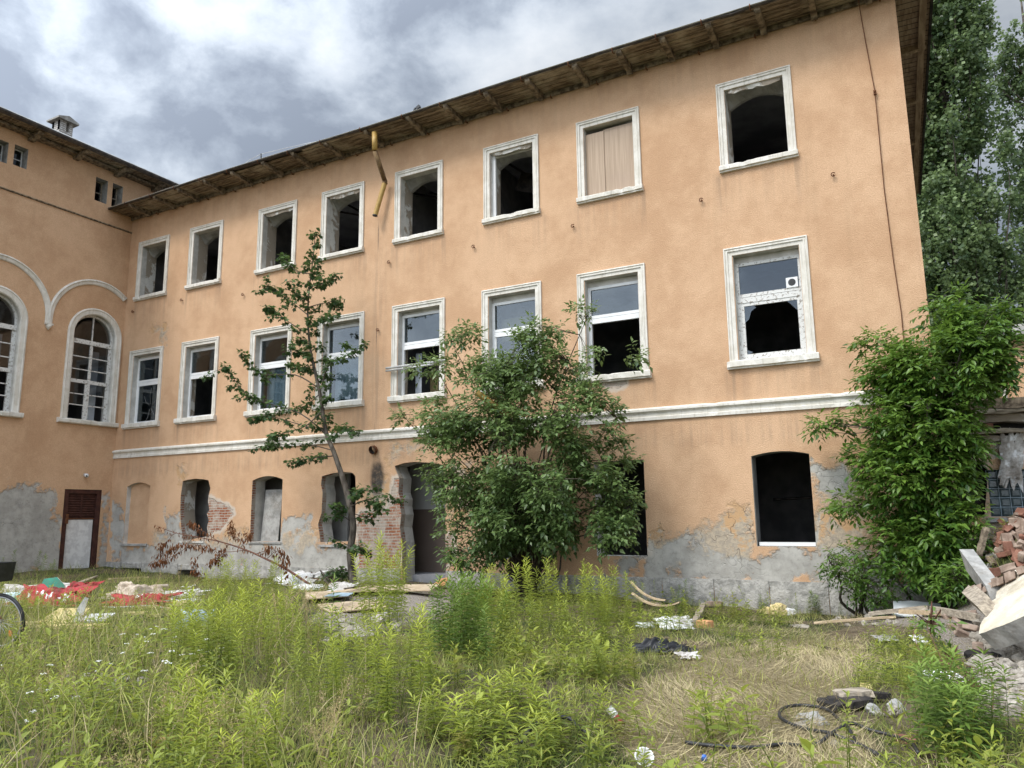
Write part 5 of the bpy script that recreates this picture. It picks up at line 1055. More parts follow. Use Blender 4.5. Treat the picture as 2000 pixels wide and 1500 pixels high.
# ---- poplars behind the right corner
def poplar(name, label, X, Y, H, R, n, seed):
    g0 = float(gnd(X, Y)); th = thing(name, label, 'tree', (X, Y, g0)); b = np.array([X, Y, g0]); mb = MB()
    wood(mb, [b-[0, 0, .2], b+[.1, 0, H*.35], b+[-.1, .1, H*.7], b+[0, 0, H*.97]], .42, .04, 'bark', 8); P = []; nb_ = 120; U = []
    for k in range(nb_):
        h0 = H*random.uniform(.06, .84); a = random.uniform(0, 2*PI); L = random.uniform(.12, .26)*H*(1.05-h0/H*.6); out = R*random.uniform(.45, 1.1)*math.sin(PI*min(1, .20+.78*(h0+.5*L)/H))**.6
        p0 = b+[0, 0, h0]; d = np.array([math.cos(a), math.sin(a), 0])
        pts = smooth([p0, p0+d*out*.6+[0, 0, L*.25], p0+d*out*.95+[0, 0, L*.65], p0+d*out+[0, 0, L]], 5)
        wood(mb, pts[:13], .07, .015, 'bark', 4)
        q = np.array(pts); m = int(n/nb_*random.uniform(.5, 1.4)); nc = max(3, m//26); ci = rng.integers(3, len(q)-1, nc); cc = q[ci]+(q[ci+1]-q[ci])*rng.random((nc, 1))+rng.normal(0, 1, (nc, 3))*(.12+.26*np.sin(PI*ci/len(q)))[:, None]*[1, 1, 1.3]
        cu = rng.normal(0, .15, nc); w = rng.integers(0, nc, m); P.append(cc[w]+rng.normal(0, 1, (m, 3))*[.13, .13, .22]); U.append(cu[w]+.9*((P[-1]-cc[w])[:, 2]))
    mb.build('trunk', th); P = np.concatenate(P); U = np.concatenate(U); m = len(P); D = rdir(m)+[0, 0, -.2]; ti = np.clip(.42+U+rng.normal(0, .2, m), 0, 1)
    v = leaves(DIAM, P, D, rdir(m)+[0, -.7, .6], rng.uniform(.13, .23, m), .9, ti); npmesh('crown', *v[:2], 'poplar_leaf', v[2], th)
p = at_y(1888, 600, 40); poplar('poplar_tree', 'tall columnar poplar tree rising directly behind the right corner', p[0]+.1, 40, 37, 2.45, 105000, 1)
p = at_y(2075, 600, 46); poplar('poplar_tree', 'second poplar at the right edge partly hidden behind the tall one', p[0]+.2, 47, 31, 2.5, 44000, 2)
# ================================================================== RUINED ANNEX
AY = 18.25
def ap(l): return [tuple(at_y(a, b, AY)[[0, 2]]) for a, b in l]
annex = thing('ruined_annex', 'low ruined orange annex with glass block window right of the elder bush', 'building', (4, AY, -.5))
def rag(p0, p1, n, amp): return [(p0[0]+(p1[0]-p0[0])*i/n+random.uniform(-amp, amp)*.4, p0[1]+(p1[1]-p0[1])*i/n+random.uniform(-amp, amp)) for i in range(n+1)]
blk = ap([(1874, 1012), (1923, 1006), (1927, 960), (1930, 918), (1912, 902), (1880, 900), (1872, 940)])
gbw = [(blk[2][0]+.03, 1.49), (3.6, 1.49), (3.6, 2.42), (blk[2][0]+.05, 2.42)]
outer = [(.32, -1.2), (8, -1.2), (8, 3.0)]+rag((8, 3.0), (.32, 3.15), 26, .10)[1:]
wall_panel('annex_wall', outer, [blk, gbw], lambda u, v: (u, AY, v), dict(bare=[ap([(1862, 855), (1935, 862), (1938, 925), (1925, 1010), (1860, 1012)]), [(.3, -1), (8, -1), (8, 1.46), (.3, 1.46)]], cem=[[(.3, 2.95), (8, 2.85), (8, 3.3), (.3, 3.3)]]), annex)
reveals([(blk, [(.4, 'char')]), (gbw, [(.12, 'peel')])], lambda u, v, d: (u, AY+d, v), annex, 'annex_reveals')
mb = MB(); mb.box(.4, 8, AY+.45, AY+6, -1.2, -.4, 'char'); mb.box(.4, 1.15, AY+.3, AY+.5, 1.3, 2.7, 'char'); mb.box(.4, 8, AY+4, AY+4.2, -.4, 3.0, 'interior'); mb.box(7.9, 8.05, AY, AY+4.2, -1.2, 3.0, 'stucco') if False else mb.box(7.85, 8.0, AY+.02, AY+4.2, -1.2, 3.0, 'peel'); mb.build('annex_inside', annex)
mb = MB(); x0, z0 = gbw[0]; mb.box(x0, 3.6, AY+.10, AY+.12, 1.49, 2.42, 'char')
bw = .185
for i in range(13):
    for j in range(5):
        a = x0+.012+i*bw; c = 1.50+j*bw
        if a+bw > 3.6: continue
        d = .006; mb.add([(a, AY+.08, c), (a+bw-.018, AY+.08, c), (a+bw-.018, AY+.08, c+bw-.018), (a, AY+.08, c+bw-.018), (a+.03, AY+.06, c+.03), (a+bw-.048, AY+.06, c+.03), (a+bw-.048, AY+.06, c+bw-.048), (a+.03, AY+.06, c+bw-.048)], [(4, 5, 6, 7), (0, 1, 5, 4), (1, 2, 6, 5), (2, 3, 7, 6), (3, 0, 4, 7)], 'glassblock')
gbo = mb.build('glass_block_window', annex)
mb = MB()
for j in range(6): mb.box(x0, 3.6, AY+.065, AY+.085, 1.49+j*bw-.006, 1.49+j*bw+.006, 'blue')
for i in range(14):
    if x0+i*bw < 3.6: mb.box(x0+i*bw-.006, x0+i*bw+.006, AY+.066, AY+.084, 1.49, 2.42, 'blue')
mb.build('joint_grid', gbo)
mb = MB(); mb.box(.95, 4, AY-.07, AY+.02, 1.38, 1.47, 'concrete'); mb.build('annex_sill', annex)
def slab(mb, x0, x1, z0, z1, y0, y1, m, n=12, amp=.03):
    rings = []
    for i in range(n+1):
        x = x0+(x1-x0)*i/n; j = lambda: random.uniform(-amp, amp); rings.append([(x, y0+j(), z0+j()), (x, y0+j(), z1+j()), (x, y1, z1+j()), (x, y1, z0)])
    mb.loft(rings, m, True, False, True)
for x0, x1, z0, z1, y0, m in ((.55, 5.5, 2.98, 3.10, AY-.12, 'peel'), (.62, 5.2, 3.12, 3.20, AY-.30, 'wood'), (.75, 5, 3.34, 3.50, AY-.16, 'peel'), (.8, 4.6, 3.52, 3.60, AY-.34, 'wood'), (.6, 5, 3.66, 3.84, AY-.05, 'bracket')):
    mb = MB(); slab(mb, x0, x1, z0, z1, y0, AY+1.4, m); mb.build('broken_eave_layer', annex)
mb = MB(); mb.box(.5, 6, AY+.2, AY+1.5, 3.2, 3.7, 'char'); mb.box(1.0, 1.22, AY-.2, AY+.2, 3.21, 3.34, 'brickred'); mb.build('charred_core', annex)
mb = MB(); slab(mb, 1.45, 6, 3.84, 5.15, AY+.35, AY+.75, 'stucco', 10, .04); o = mb.build('upper_wall_stump', annex)
for k in ('cem', 'bare', 'brk', 'soot', 'strk'): a = o.data.attributes.new(k, 'FLOAT', 'POINT'); a.data.foreach_set('value', np.full(len(o.data.vertices), -.5, np.float32))
mb = MB(); slab(mb, 1.5, 6, 5.17, 5.34, AY+.1, AY+2, 'concrete', 14, .05); mb.build('upper_slab', annex)
mb = MB(); mb.box(2.0, 2.25, AY+.28, AY+.34, 3.9, 4.9, 'char'); mb.box(1.48, 1.56, AY+.26, AY+.34, 3.86, 4.35, 'trim'); mb.build('door_remains', annex)
def sheet(name, c, ux, uy, nu, nv, amp, mat, parent=None, seed=0, mats=None, fr=2.2, ragged=.15, thick=0, drape=0.0):
    """crumpled cloth / film: grid spanned by ux, uy around c"""
    c, ux, uy = map(lambda q: np.array(q, float), (c, ux, uy)); nrm_ = np.cross(ux, uy); nrm_ /= np.linalg.norm(nrm_); V = []; tt = []
    for j in range(nv+1):
        for i in range(nu+1):
            a, b = i/nu*2-1, j/nv*2-1; edge = 1+ragged*mnoise.noise((a*3+seed, b*3, seed*1.7))*(1 if max(abs(a), abs(b)) > .8 else 0)*4
            wx, wy = a*fr+.5*mnoise.noise((a*1.3, b*1.3, seed)), b*fr+.5*mnoise.noise((a*1.3+9, b*1.3, seed)); an = 2*mnoise.noise((a*.5, b*.5, seed*2.))
            ca, sa = math.cos(seed+an), math.sin(seed+an); s1, s2 = wx*ca+wy*sa, -wx*sa+wy*ca
            h = .55*mnoise.noise((a*1.1, b*1.1, seed*5.))+.62*(.5-abs(mnoise.noise((s1*1.5, s2*.45, seed))*1.7))+.30*(.5-abs(mnoise.noise((s1*.8, s2*2.6, seed+4))*1.8))+.12*mnoise.noise((s1*6, s2*4, seed))+.25
            env = 1-.96*max(abs(a), abs(b))**2.2
            V.append(c+ux*a*edge+uy*b*edge+nrm_*amp*max(-.4, h)*env-np.array([0, 0, drape*(a*a+b*b)]))
    V = np.array(V); gz = gnd(V[:, 0], V[:, 1]); V[:, 2] = np.maximum(V[:, 2], gz+.012)
    Fc = [(j*(nu+1)+i, j*(nu+1)+i+1, (j+1)*(nu+1)+i+1, (j+1)*(nu+1)+i) for j in range(nv) for i in range(nu)]
    mi = None; ml = mat
    if mats: ml = [mat]+[m for m, _ in mats]; mi = [next((k+1 for k, (m, f) in enumerate(mats) if f(i/nu, j/nv)), 0) for j in range(nv) for i in range(nu)]
    return npmesh(name, V, Fc, ml, None, parent, True, mi=mi)
P0 = np.array([1.38, AY-.10, 2.55])
mb = MB(); pts = []; mb = None
o = sheet('hanging_plaster_sheet', (1.47, AY-.12, 2.6), (.2, .0, .0), (.06, -.04, .52), 10, 22, .09, 'tarp', annex, 3, [('whitestuff', lambda u, v: mnoise.noise((u*4, v*6, 2)) > .22)], 1.6, .12)

# ================================================================== RUBBLE
def brick_mesh(m, L=.24, w=.115, h=.065, brk=True):
    bm = bmesh.new(); bmesh.ops.create_cube(bm, size=1)
    for v in bm.verts: v.co = Vector((v.co.x*L, v.co.y*w, v.co.z*h))
    bmesh.ops.bevel(bm, geom=bm.edges[:], offset=.006, segments=1, affect='EDGES')
    bmesh.ops.subdivide_edges(bm, edges=bm.edges[:], cuts=2, use_grid_fill=True); s = random.uniform(0, 99)
    for v in bm.verts:
        n = mnoise.noise_vector(v.co*16+Vector((s, 0, 0))); v.co += n*.010
        if brk and v.co.x > L*.18: v.co.x = L*.18+(v.co.x-L*.18)*.15+.04*mnoise.noise(v.co*22+Vector((s, 3, 3)))
    me = bpy.data.meshes.new('broken_brick'); bm.to_mesh(me); bm.free(); me.materials.append(MAT[m]); return me
def stone_mesh(m, r=.1, sq=.7):
    bm = bmesh.new(); bmesh.ops.create_icosphere(bm, subdivisions=3, radius=r); s = random.uniform(0, 99)
    for v in bm.verts:
        d = v.co.normalized(); n = mnoise.noise(d*1.3+Vector((s, 0, 0)))*.6+mnoise.noise(d*3+Vector((s, 2, 0)))*.25; f = 1+n*.7; q = d*r*f; q = Vector((round(q.x/(r*.45))*r*.45*.45+q.x*.55, round(q.y/(r*.5))*r*.5*.45+q.y*.55, q.z)); v.co = Vector((q.x*1.2, q.y, q.z*sq))
    me = bpy.data.meshes.new('rubble_stone'); bm.to_mesh(me); bm.free(); me.materials.append(MAT[m]); return me
BRR = [brick_mesh('brickred', brk=i > 1) for i in range(4)]; BRG = [brick_mesh('brickgrey', brk=i > 1) for i in range(5)]; STW = [stone_mesh('stonewhite', .1) for _ in range(5)]; STG = [stone_mesh('concrete', .1) for _ in range(4)]
def scatter(name, meshes, pts, s0, s1, lab, grp, cat, up=.3, sink=.0, lift=0.):
    for (x, y) in pts:
        o = bpy.data.objects.new(name, random.choice(meshes)); COL.objects.link(o); s = random.uniform(s0, s1); o.scale = (s, s, s*random.uniform(.8, 1.1))
        o.location = (x, y, float(gnd(x, y))+.03*s-sink+random.random()*lift); o.rotation_euler = (random.gauss(0, up), random.gauss(0, up), random.uniform(0, 6.28)); tag(o, lab, cat, grp)
def disk(cx, cy, rx, ry, n): 
    out = []
    for _ in range(n): r = math.sqrt(random.random()); a = random.uniform(0, 6.28); out.append((cx+rx*r*math.cos(a), cy+ry*r*math.sin(a)))
    return out
def pxdisk(cx, cy, rx, ry, n): return [tuple(on_ground_fast(a, b)[:2]) for a, b in disk(cx, cy, rx, ry, n)]
heap = [(x, y) for x, y in disk(2.1, 16.3, 1.7, 1.7, 190) if y < 18.1]
scatter('broken_brick', BRG, heap[:85], .9, 1.35, 'mortar caked grey brown brick in the heap before the ruined annex', 'mortar caked bricks in the heap', 'brick', .7, 0, .16)
scatter('broken_brick', BRR, heap[85:140], .9, 1.3, 'red brick piece in the heap before the ruined annex', 'red bricks in the heap', 'brick', .7, 0, .2)
scatter('rubble_stone', STG+STW, heap[140:], .7, 1.3, 'pale broken stone lump in the brick heap', 'stones in the brick heap', 'stone', .6, 0, .1)
scatter('broken_brick', BRR, pxdisk(1960, 1025, 42, 22, 14), 1.1, 1.7, 'red brick piece on top of the heap below the glass blocks', 'red bricks on top of the heap', 'brick', .7, 0, .25)
scatter('rubble_stone', STW, pxdisk(1955, 1275, 70, 40, 44), .4, 1.25, 'white rubble lump lying under the tilted slab', 'white rubble under the slab', 'stone', .4)
scatter('rubble_stone', STW, pxdisk(1960, 1340, 60, 50, 36), .35, 1.1, 'white rubble lump at the right edge behind the dark weeds', 'white rubble at the right edge', 'stone', .4)
scatter('rubble_stone', STW, pxdisk(1720, 1215, 100, 12, 16), .3, .8, 'small pale stone beside the planks at the elder foot', 'pale stones beside the planks', 'stone', .4)
scatter('rubble_stone', STW+STG, pxdisk(1720, 1390, 45, 14, 8), .35, .75, 'pale stone beside the charred board', 'pale stones beside the charred board', 'stone', .3)
scatter('rubble_stone', STW, pxdisk(700, 1235, 80, 30, 14), .7, 1.9, 'sandy pale stone among the weeds before the tan boards', 'pale stones before the tan boards', 'stone', .3)
scatter('rubble_stone', STW, pxdisk(180, 1340, 110, 24, 14), .3, .7, 'pale stone in the sandy patch of the meadow', 'pale stones in the meadow', 'stone', .3)
scatter('broken_brick', BRG, pxdisk(1880, 1225, 40, 16, 10), 1.0, 1.5, 'dusty brick lying by the lower corner of the slab', 'dusty bricks by the slab', 'brick', .4)
def one(name, lab, cat, px, py, mesh, s=1., rot=(0, 0, 0), dz=0.02):
    o = bpy.data.objects.new(name, mesh); COL.objects.link(o); p = on_ground(px, py); o.location = p+np.array([0, 0, dz]); o.scale = (s, s, s) if np.ndim(s) == 0 else s; o.rotation_euler = rot; return tag(o, lab, cat)
for (q, w2) in ((BRR, 'red brick chunk in the visible heap between beam and glass block window'), (BRG, 'grey brown brick chunk in the visible heap between beam and glass block window')):
    scatter('broken_brick', q, [tuple(on_ground(1890+random.random()*115, 1022+random.random()*75)[:2]) for _ in range(34)], .9, 1.45, w2, w2[:9]+' chunks between beam and window', 'brick', .8, 0, .08)
one('broken_brick', 'single red brick piece on dry grass right of the cable loop', 'brick', 1775, 1452, BRR[2], .75, (.1, .1, .3))
one('rubble_stone', 'grey stone lying inside the cable loop', 'stone', 1587, 1412, STG[0], .85)
one('rubble_stone', 'small white stone inside the cable loop', 'stone', 1562, 1423, STW[0], .42)
one('rubble_stone', 'small white stone where the cables cross', 'stone', 1630, 1462, STW[1], .42)
one('rubble_stone', 'flat white stone on the straw below the arched window', 'stone', 1562, 1226, STW[2], (1.5, 1.1, .5))
one('rubble_stone', 'dark brown lump of burnt rubble before the slab', 'stone', 1922, 1292, stone_mesh('char', .1), 1.9)
one('rubble_stone', 'round pale boulder among goldenrod in the middle of the yard', 'stone', 695, 1248, STW[3], 2.1)
o = one('hollow_brick', 'orange hollow brick block beside the white plastic sheet', 'brick', 1377, 1226, brick_mesh('brickorange', .25, .2, .13, False), 1.0, (0, 0, -.35), .06)
one('foam_lump', 'large yellow foam lump at the plinth under the arched window', 'foam', 1522, 1182, stone_mesh('foam', .2, .8), 1.0, (0, 0, .5), .08)
one('foam_lump', 'small yellow foam lump left of the larger one', 'foam', 1497, 1184, stone_mesh('foam', .13, .7), 1.0, (0, 0, .9), .05)
one('foam_lump', 'white foam lump right of the yellow one', 'foam', 1540, 1178, stone_mesh('whitestuff', .13, .7), 1.0, (0, 0, .2), .06)

# big slab: a tilted plate leaning on rubble
def plate(name, lab, cat, poly, thick, c, ux, uy, mtop, mside, jit=.0, parent=None, grp=None):
    c, ux, uy = (np.array(q, float) for q in (c, ux, uy)); n = np.cross(ux, uy); n /= np.linalg.norm(n); mb = MB(); k = len(poly)
    top = [c+ux*a+uy*b for a, b in poly]; bot = [p-n*thick+rng.normal(0, jit, 3) for p in top]
    mid_ = [(p*.6+q*.4)+rng.normal(0, jit, 3) for p, q in zip(top, bot)]
    mb.add(top, [tuple(range(k))], mtop); mb.loft([[*top], [*mid_], [*bot]], mside, True); mb.add(bot, [tuple(range(k))[::-1]], mside)
    o = mb.build(name, parent); return tag(o, lab, cat, grp) if lab else o
def pt(px, py, y): return at_y(px, py, y)
A = pt(1912, 1238, 12.1); B = pt(2130, 1150, 10.9); C_ = pt(2120, 1050, 13.0); Dd = pt(1948, 1128, 13.9)
ux = B-A; uy = Dd-A
poly = [(0, 0), (.25, -.02), (.5, .0), (.75, -.03), (1, 0), (1.02, .4), (.98, .7), (1, 1), (.8, 1.02), (.62, .97), (.45, 1.02), (.3, .96), (.2, .98), (.12, .9), (.13, .75), (.05, .68), (.07, .55), (.0, .5), (.015, .3), (-.02, .15)]
def dense(p, k=3, j=.008):
    out = []
    for i in range(len(p)):
        a, b = np.array(p[i]), np.array(p[(i+1) % len(p)])
        for t in range(k): out.append(tuple(a+(b-a)*t/k+(rng.normal(0, j, 2) if t else 0)))
    return out
plate('concrete_slab', 'huge cream plastered concrete slab tilted on rubble at the right edge', 'concrete slab', dense(poly), .26, A, ux, uy, 'slabface', 'concrete', .004)
A = pt(1888, 1078, 14.6); B = pt(1942, 1150, 13.3); n_ = np.array([.05, -.25, -.3])
mb = MB(); mb.obox((A+B)/2+[0.03, .0, -.12], (B-A)/2, (.10, .05, .0), (-.03, .06, .16), 'concrete'); tag(mb.build('concrete_beam'), 'grey concrete beam leaning between elder bush and brick heap', 'beam')
mb = MB(); A = pt(1900, 1158, 13.6); B = pt(1995, 1118, 13.2)
for i in range(9):
    q = A+(B-A)*i/8; mb.obox(q+rng.normal(0, .02, 3), (B-A)/15, (.02, .1, -.02), rng.normal(0, .012, 3)+[0, .01, .05], 'brickgrey')
tag(mb.build('mortar_strip'), 'broken mortar edge behind the upper rim of the cream slab', 'rubble')
mb = MB(); A = pt(1894, 1160, 13.2); B = pt(1925, 1187, 12.6); mb.obox((A+B)/2, (B-A)/2, (.05, .06, .05), (-.05, .02, .07), 'wood'); mb.obox((A+B)/2+[.06, .06, .03], (B-A)/2*.8, (.04, .05, .05), (-.04, .02, .06), 'wood'); tag(mb.build('broken_lath'), 'splintered grey lath at the left rim of the cream slab', 'wood')
def plank(name, lab, a, b, w, h, m, cat='plank', lift=.05, grp=None, ya=None, yb=None, bend=0):
    pa = on_ground(*a)+[0, 0, lift] if ya is None else pt(*a, ya); pb = on_ground(*b)+[0, 0, lift] if yb is None else pt(*b, yb); mb = MB(); d = pb-pa; s = np.cross(d, [0, 0, 1]); s /= np.linalg.norm(s); u = np.cross(s, d); u /= np.linalg.norm(u); rings = []
    for i in range(9):
        t = i/8; c = pa+d*t+u*bend*4*t*(1-t); ww = w*(1+jig(.12)*2); e = .6 if i in (0, 8) else 1; rings.append([c+s*ww*.5*e+u*h*.5, c-s*ww*.5+u*h*.5*e, c-s*ww*.5*e-u*h*.5, c+s*ww*.5-u*h*.5])
    mb.loft(rings, m, True, False, True); return tag(mb.build(name), lab, cat, grp)
plank('plank', 'dark charred stick standing upright in the brick heap', (1912, 1085), (1926, 1030), .1, .06, 'bracket', ya=15.0, yb=15.1)
plank('plank', 'grey board with torn bark in front of the white panel', (1700, 1212), (1815, 1200), .16, .07, 'wood', lift=.12)
plank('plank', 'long pale plank lying right of the torn grey board', (1760, 1208), (1905, 1216), .12, .07, 'woodpale', lift=.12)
plank('plank', 'weathered round pole lying nearest the slab', (1820, 1204), (1912, 1222), .11, .11, 'wood', lift=.12)
plank('plank', 'thin pale lath lying left of the planks in the grass', (1590, 1222), (1750, 1210), .07, .04, 'woodpale')
plank('plank', 'dark tilted board propped behind the white panel', (1735, 1196), (1785, 1172), .3, .03, 'bracket', lift=.12)
plank('wooden_strip', 'upper bent wooden moulding strip beside the big shrub', (1232, 1135), (1300, 1172), .06, .03, 'woodpale', ya=14.6, yb=14.4, bend=-.10)
plank('wooden_strip', 'lower bent wooden moulding strip lying at the plinth', (1235, 1158), (1328, 1176), .07, .03, 'woodpale', ya=14.5, yb=14.3, bend=-.14)
plank('wooden_strip', 'pinkish flat board under the bent wooden strips', (1225, 1176), (1290, 1184), .22, .03, 'cardboard')
plank('plank', 'grey post stump lying diagonally behind the hollow brick', (1358, 1224), (1376, 1188), .12, .10, 'wood', lift=.08)
plank('plank', 'short brown board at the plinth above the diagonal post', (1380, 1172), (1410, 1170), .16, .1, 'brickgrey', lift=.08)
plank('plank', 'charred curled board lying on straw above the cable loop', (1612, 1392), (1690, 1378), .26, .05, 'char', lift=.06)
plank('plank', 'grey bark board overlapping the charred one', (1635, 1378), (1700, 1372), .2, .05, 'wood', lift=.09)
plank('plank', 'small black charred stick right of the bark board', (1700, 1371), (1742, 1374), .07, .05, 'char', lift=.06)
plank('plank', 'dark stick lying in the straw of the yard', (1590, 1265), (1660, 1275), .04, .03, 'char', lift=.02)
plank('plank', 'weathered board lying on the bank below the side door', (110, 1160), (190, 1128), .12, .04, 'wood')
plank('plank', 'pale board lying right of the door step', (210, 1134), (290, 1130), .12, .04, 'woodpale')
for i, (x, y, w, l, r, lab) in enumerate(((640, 1172, .7, .9, .3, 'large tan board lying left below the maple trunk'), (725, 1160, .6, 1.2, .1, 'wide tan board lying before the doorway'), (805, 1158, .7, 1.1, -.2, 'tan board at the doorway threshold'), (690, 1195, .8, 1.2, .5, 'tan board half buried in the weeds'))):
    p = on_ground(x, y); u = np.array([math.cos(YAW+r), math.sin(YAW+r), .02]); v = np.array([-math.sin(YAW+r), math.cos(YAW+r), .10]); plate('flat_board', lab, 'board', dense([(-.5, -.5), (.5, -.5), (.5, .5), (-.5, .5)], 4, .012), .02, p+[0, 0, .12], u*l, v*w, 'cardboard', 'woodpale', .002)
plank('plank', 'dark thin batten lying on the tan board', (672, 1166), (730, 1156), .05, .03, 'bracket', lift=.17)
p = on_ground(662, 1176); plate('blue_sheet', 'small pale blue sheet on the tan board', 'sheet', [(-.5, -.5), (.4, -.4), (.5, .4), (-.3, .5)], .015, p+[0, 0, .16], np.array([.5, .25, 0]), np.array([-.1, .25, .05]), 'blue', 'blue')
p = at_y(1788, 1190, 16.3)-[0, 0, .24]; plate('white_sheet_board', 'clean white board with broken corners before the elder bush', 'board', dense([(-.5, -.4), (.25, -.5), (.5, -.15), (.47, .0), (.5, .35), (.1, .5), (-.2, .45)], 2, .01), .03, p+[0, 0, .24], np.array([1.05, .45, -.02]), np.array([-.35, .6, .24]), 'cleanwhite', 'wood')
# leaning boards inside the third ground window
mb = MB(); mb.obox((-18.88, WY+.42, 1.72), (.36, .02, 0), (.0, .012, 0), (0.02, .05, .83), 'tarp'); o = mb.build('leaning_board'); o.data.materials[0] = MAT['concrete']; tag(o, 'mottled grey panel leaning inside the third ground window', 'board')
mb = MB(); mb.obox((-19.52, WY+.36, 1.62), (.10, .02, 0), (.0, .02, 0), (0.0, .03, .74), 'peel'); tag(mb.build('plank'), 'narrow pale plank leaning left of the grey panel', 'plank')
# yellow pipe caught in the shrub
a, b = pt(930, 766, 14.9), pt(980, 803, 15.2); mb = MB(); mb.tube([a, b+(b-a)*.3], .075, 'yellowpipe', 10, cap=False); mb.tube([a, a+(b-a)*.02], .078, 'woodpale', 10); tag(mb.build('fallen_pipe'), 'yellow pipe piece caught in the big green shrub', 'pipe')

# ================================================================== LITTER
def gp(px, py): return on_ground(px, py)
EX = np.array([math.cos(YAW), math.sin(YAW), 0]); EYv = np.array([-math.sin(YAW), math.cos(YAW), 0])
def cloth(name, lab, cat, px, py, w, d, amp, mat, seed, mats=None, tilt=0., n=30, fr=2.0, rot=0.):
    p = gp(px, py)+[0, 0, .06]; c, s = math.cos(rot), math.sin(rot); ux = (EX*c+EYv*s)*w/2+[0, 0, 0]; uy = (EYv*c-EX*s)*d/2+np.array([0, 0, tilt]); o = sheet(name, p, ux, uy, n, n, amp, mat, None, seed, mats, fr); return tag(o, lab, cat)
ltr = lambda u, v: .40 < v < .58 and .15 < u < .85 and (math.sin(u*58) > -.1) and (mnoise.noise((u*40, v*25, 1)) > -.25)
cloth('red_banner', 'crumpled red banner with white lettering heaped before the side wing', 'banner', 88, 1178, 1.4, 1.0, .30, 'red', 11, [('whitestuff', ltr), ('whitestuff', lambda u, v: v < .05)], .22, 48)
cloth('red_banner', 'red cloth peak standing up at the right of the banner heap', 'banner', 150, 1166, .7, .6, .42, 'red', 5, [('whitestuff', lambda u, v: v < .10)], .22, 26, 1.4)
cloth('red_banner', 'flat red cloth with white edging under the striped rag', 'banner', 268, 1181, 1.2, .6, .2, 'red', 23, [('whitestuff', lambda u, v: v < .08 or (u > .45 and u < .62 and v > .35 and v < .5))], .1, 30)
cloth('striped_rag', 'beige striped rag heaped over the second red cloth', 'rag', 258, 1168, 1.15, .8, .38, 'striped', 31, None, .15, 28, 1.3)
cloth('green_sheet', 'teal green sheet lying left of the red banner', 'sheet', 38, 1176, 1.2, .8, .14, 'green', 41, [('paleblue', lambda u, v: u < .35), ('whitestuff', lambda u, v: v < .3)], .1, 26)
p = gp(98, 1172); plate('green_pillow', 'stiff green panel with white rim standing in the red heap', 'panel', [(-.5, -.45), (.5, -.5), (.45, .1), (.1, .5), (-.35, .42)], .05, p+[0, 0, .28], EX*.62, EYv*.15+np.array([0, 0, .42]), 'green', 'whitestuff')
cloth('white_sheet', 'dirty white sheet spread behind the red banner', 'sheet', 52, 1160, 1.7, 1.1, .14, 'tarp', 51, None, .12, 24, 1.4)
cloth('white_plastic', 'bright white plastic sheet lying before the plinth on the grass', 'plastic', 1320, 1226, .62, .55, .10, 'whitestuff', 61, None, .08, 20, 1.3)
cloth('white_plastic', 'small pale plastic scrap left of the white sheet', 'plastic', 1262, 1227, .35, .25, .06, 'whitestuff', 64, None, .03, 12)
cloth('black_bag', 'shiny black plastic bag crumpled on the grass', 'bag', 1292, 1277, .72, .36, .20, 'blackbag', 71, None, .02, 32, 1.5)
cloth('clear_bag', 'greyish crumpled plastic below the black bag', 'bag', 1343, 1289, .26, .22, .05, 'tarp', 75, None, .02, 14)
cloth('white_sack', 'white torn sacks heaped below the dead branch at the wall', 'sack', 580, 1140, 1.2, .8, .30, 'whitestuff', 81, [('deadleaf', lambda u, v: mnoise.noise((u*6, v*6, 3)) > .3)], .2, 22, 1.6)
cloth('white_sack', 'flat white sack right of the torn sack heap', 'sack', 600, 1152, .8, .4, .12, 'whitestuff', 84, None, .05, 16)
cloth('grey_sack', 'grey plastic sack at the foot of the maple', 'sack', 668, 1155, .6, .4, .16, 'tarp', 87, None, .1, 16)
cloth('blue_sack', 'blue grey plastic sack in the goldenrod of the left meadow', 'sack', 380, 1226, .55, .4, .30, 'blue', 91, None, .16, 20, 1.2)
cloth('grey_sheet', 'grey sheet lying right of the striped rag', 'sheet', 345, 1166, 1.1, .5, .10, 'tarp', 93, None, .06, 16)
cloth('white_plastic', 'white plastic with yellow foam before the grey sheet', 'plastic', 358, 1182, .75, .4, .1, 'whitestuff', 95, [('foam', lambda u, v: v < .3)], .05, 14)
cloth('clear_bag', 'white paper and bag on the straw near the slab', 'bag', 1797, 1258, .2, .22, .07, 'whitestuff', 97, None, .05, 12)
cloth('grey_sheet', 'dark grey felt scrap on the straw left of the white bag', 'sheet', 1732, 1254, .34, .3, .03, 'concrete', 99, None, .02, 12)
cloth('white_plastic', 'pale crushed plastic in the right foreground weeds', 'plastic', 1850, 1338, .35, .25, .14, 'whitestuff', 101, None, .05, 14)
p = gp(122, 1218); plate('yellow_board', 'yellow foam board lying tilted before the red banner', 'board', dense([(-.5, -.5), (.5, -.4), (.48, .5), (-.35, .5)], 3, .015), .05, p+[0, 0, .12], EX*.62, EYv*.5+np.array([0, 0, .2]), 'yellow', 'yellow')
p = gp(140, 1228); plate('yellow_board', 'long yellow board edge lying nearest the bicycle', 'board', dense([(-.5, -.5), (.5, -.5), (.5, .5), (-.5, .5)], 4, .03), .05, p+[0, 0, .06], EX*1.1, EYv*.28, 'yellow', 'foam')
p = gp(153, 1224); plate('white_board', 'thin white board standing upright before the yellow board', 'board', [(-.5, 0), (.1, 0), (.5, .95), (.2, 1.), (-.3, .6)], .02, p, EX*.16+EYv*.08, np.array([0.04, 0, .45]), 'whitestuff', 'rim')
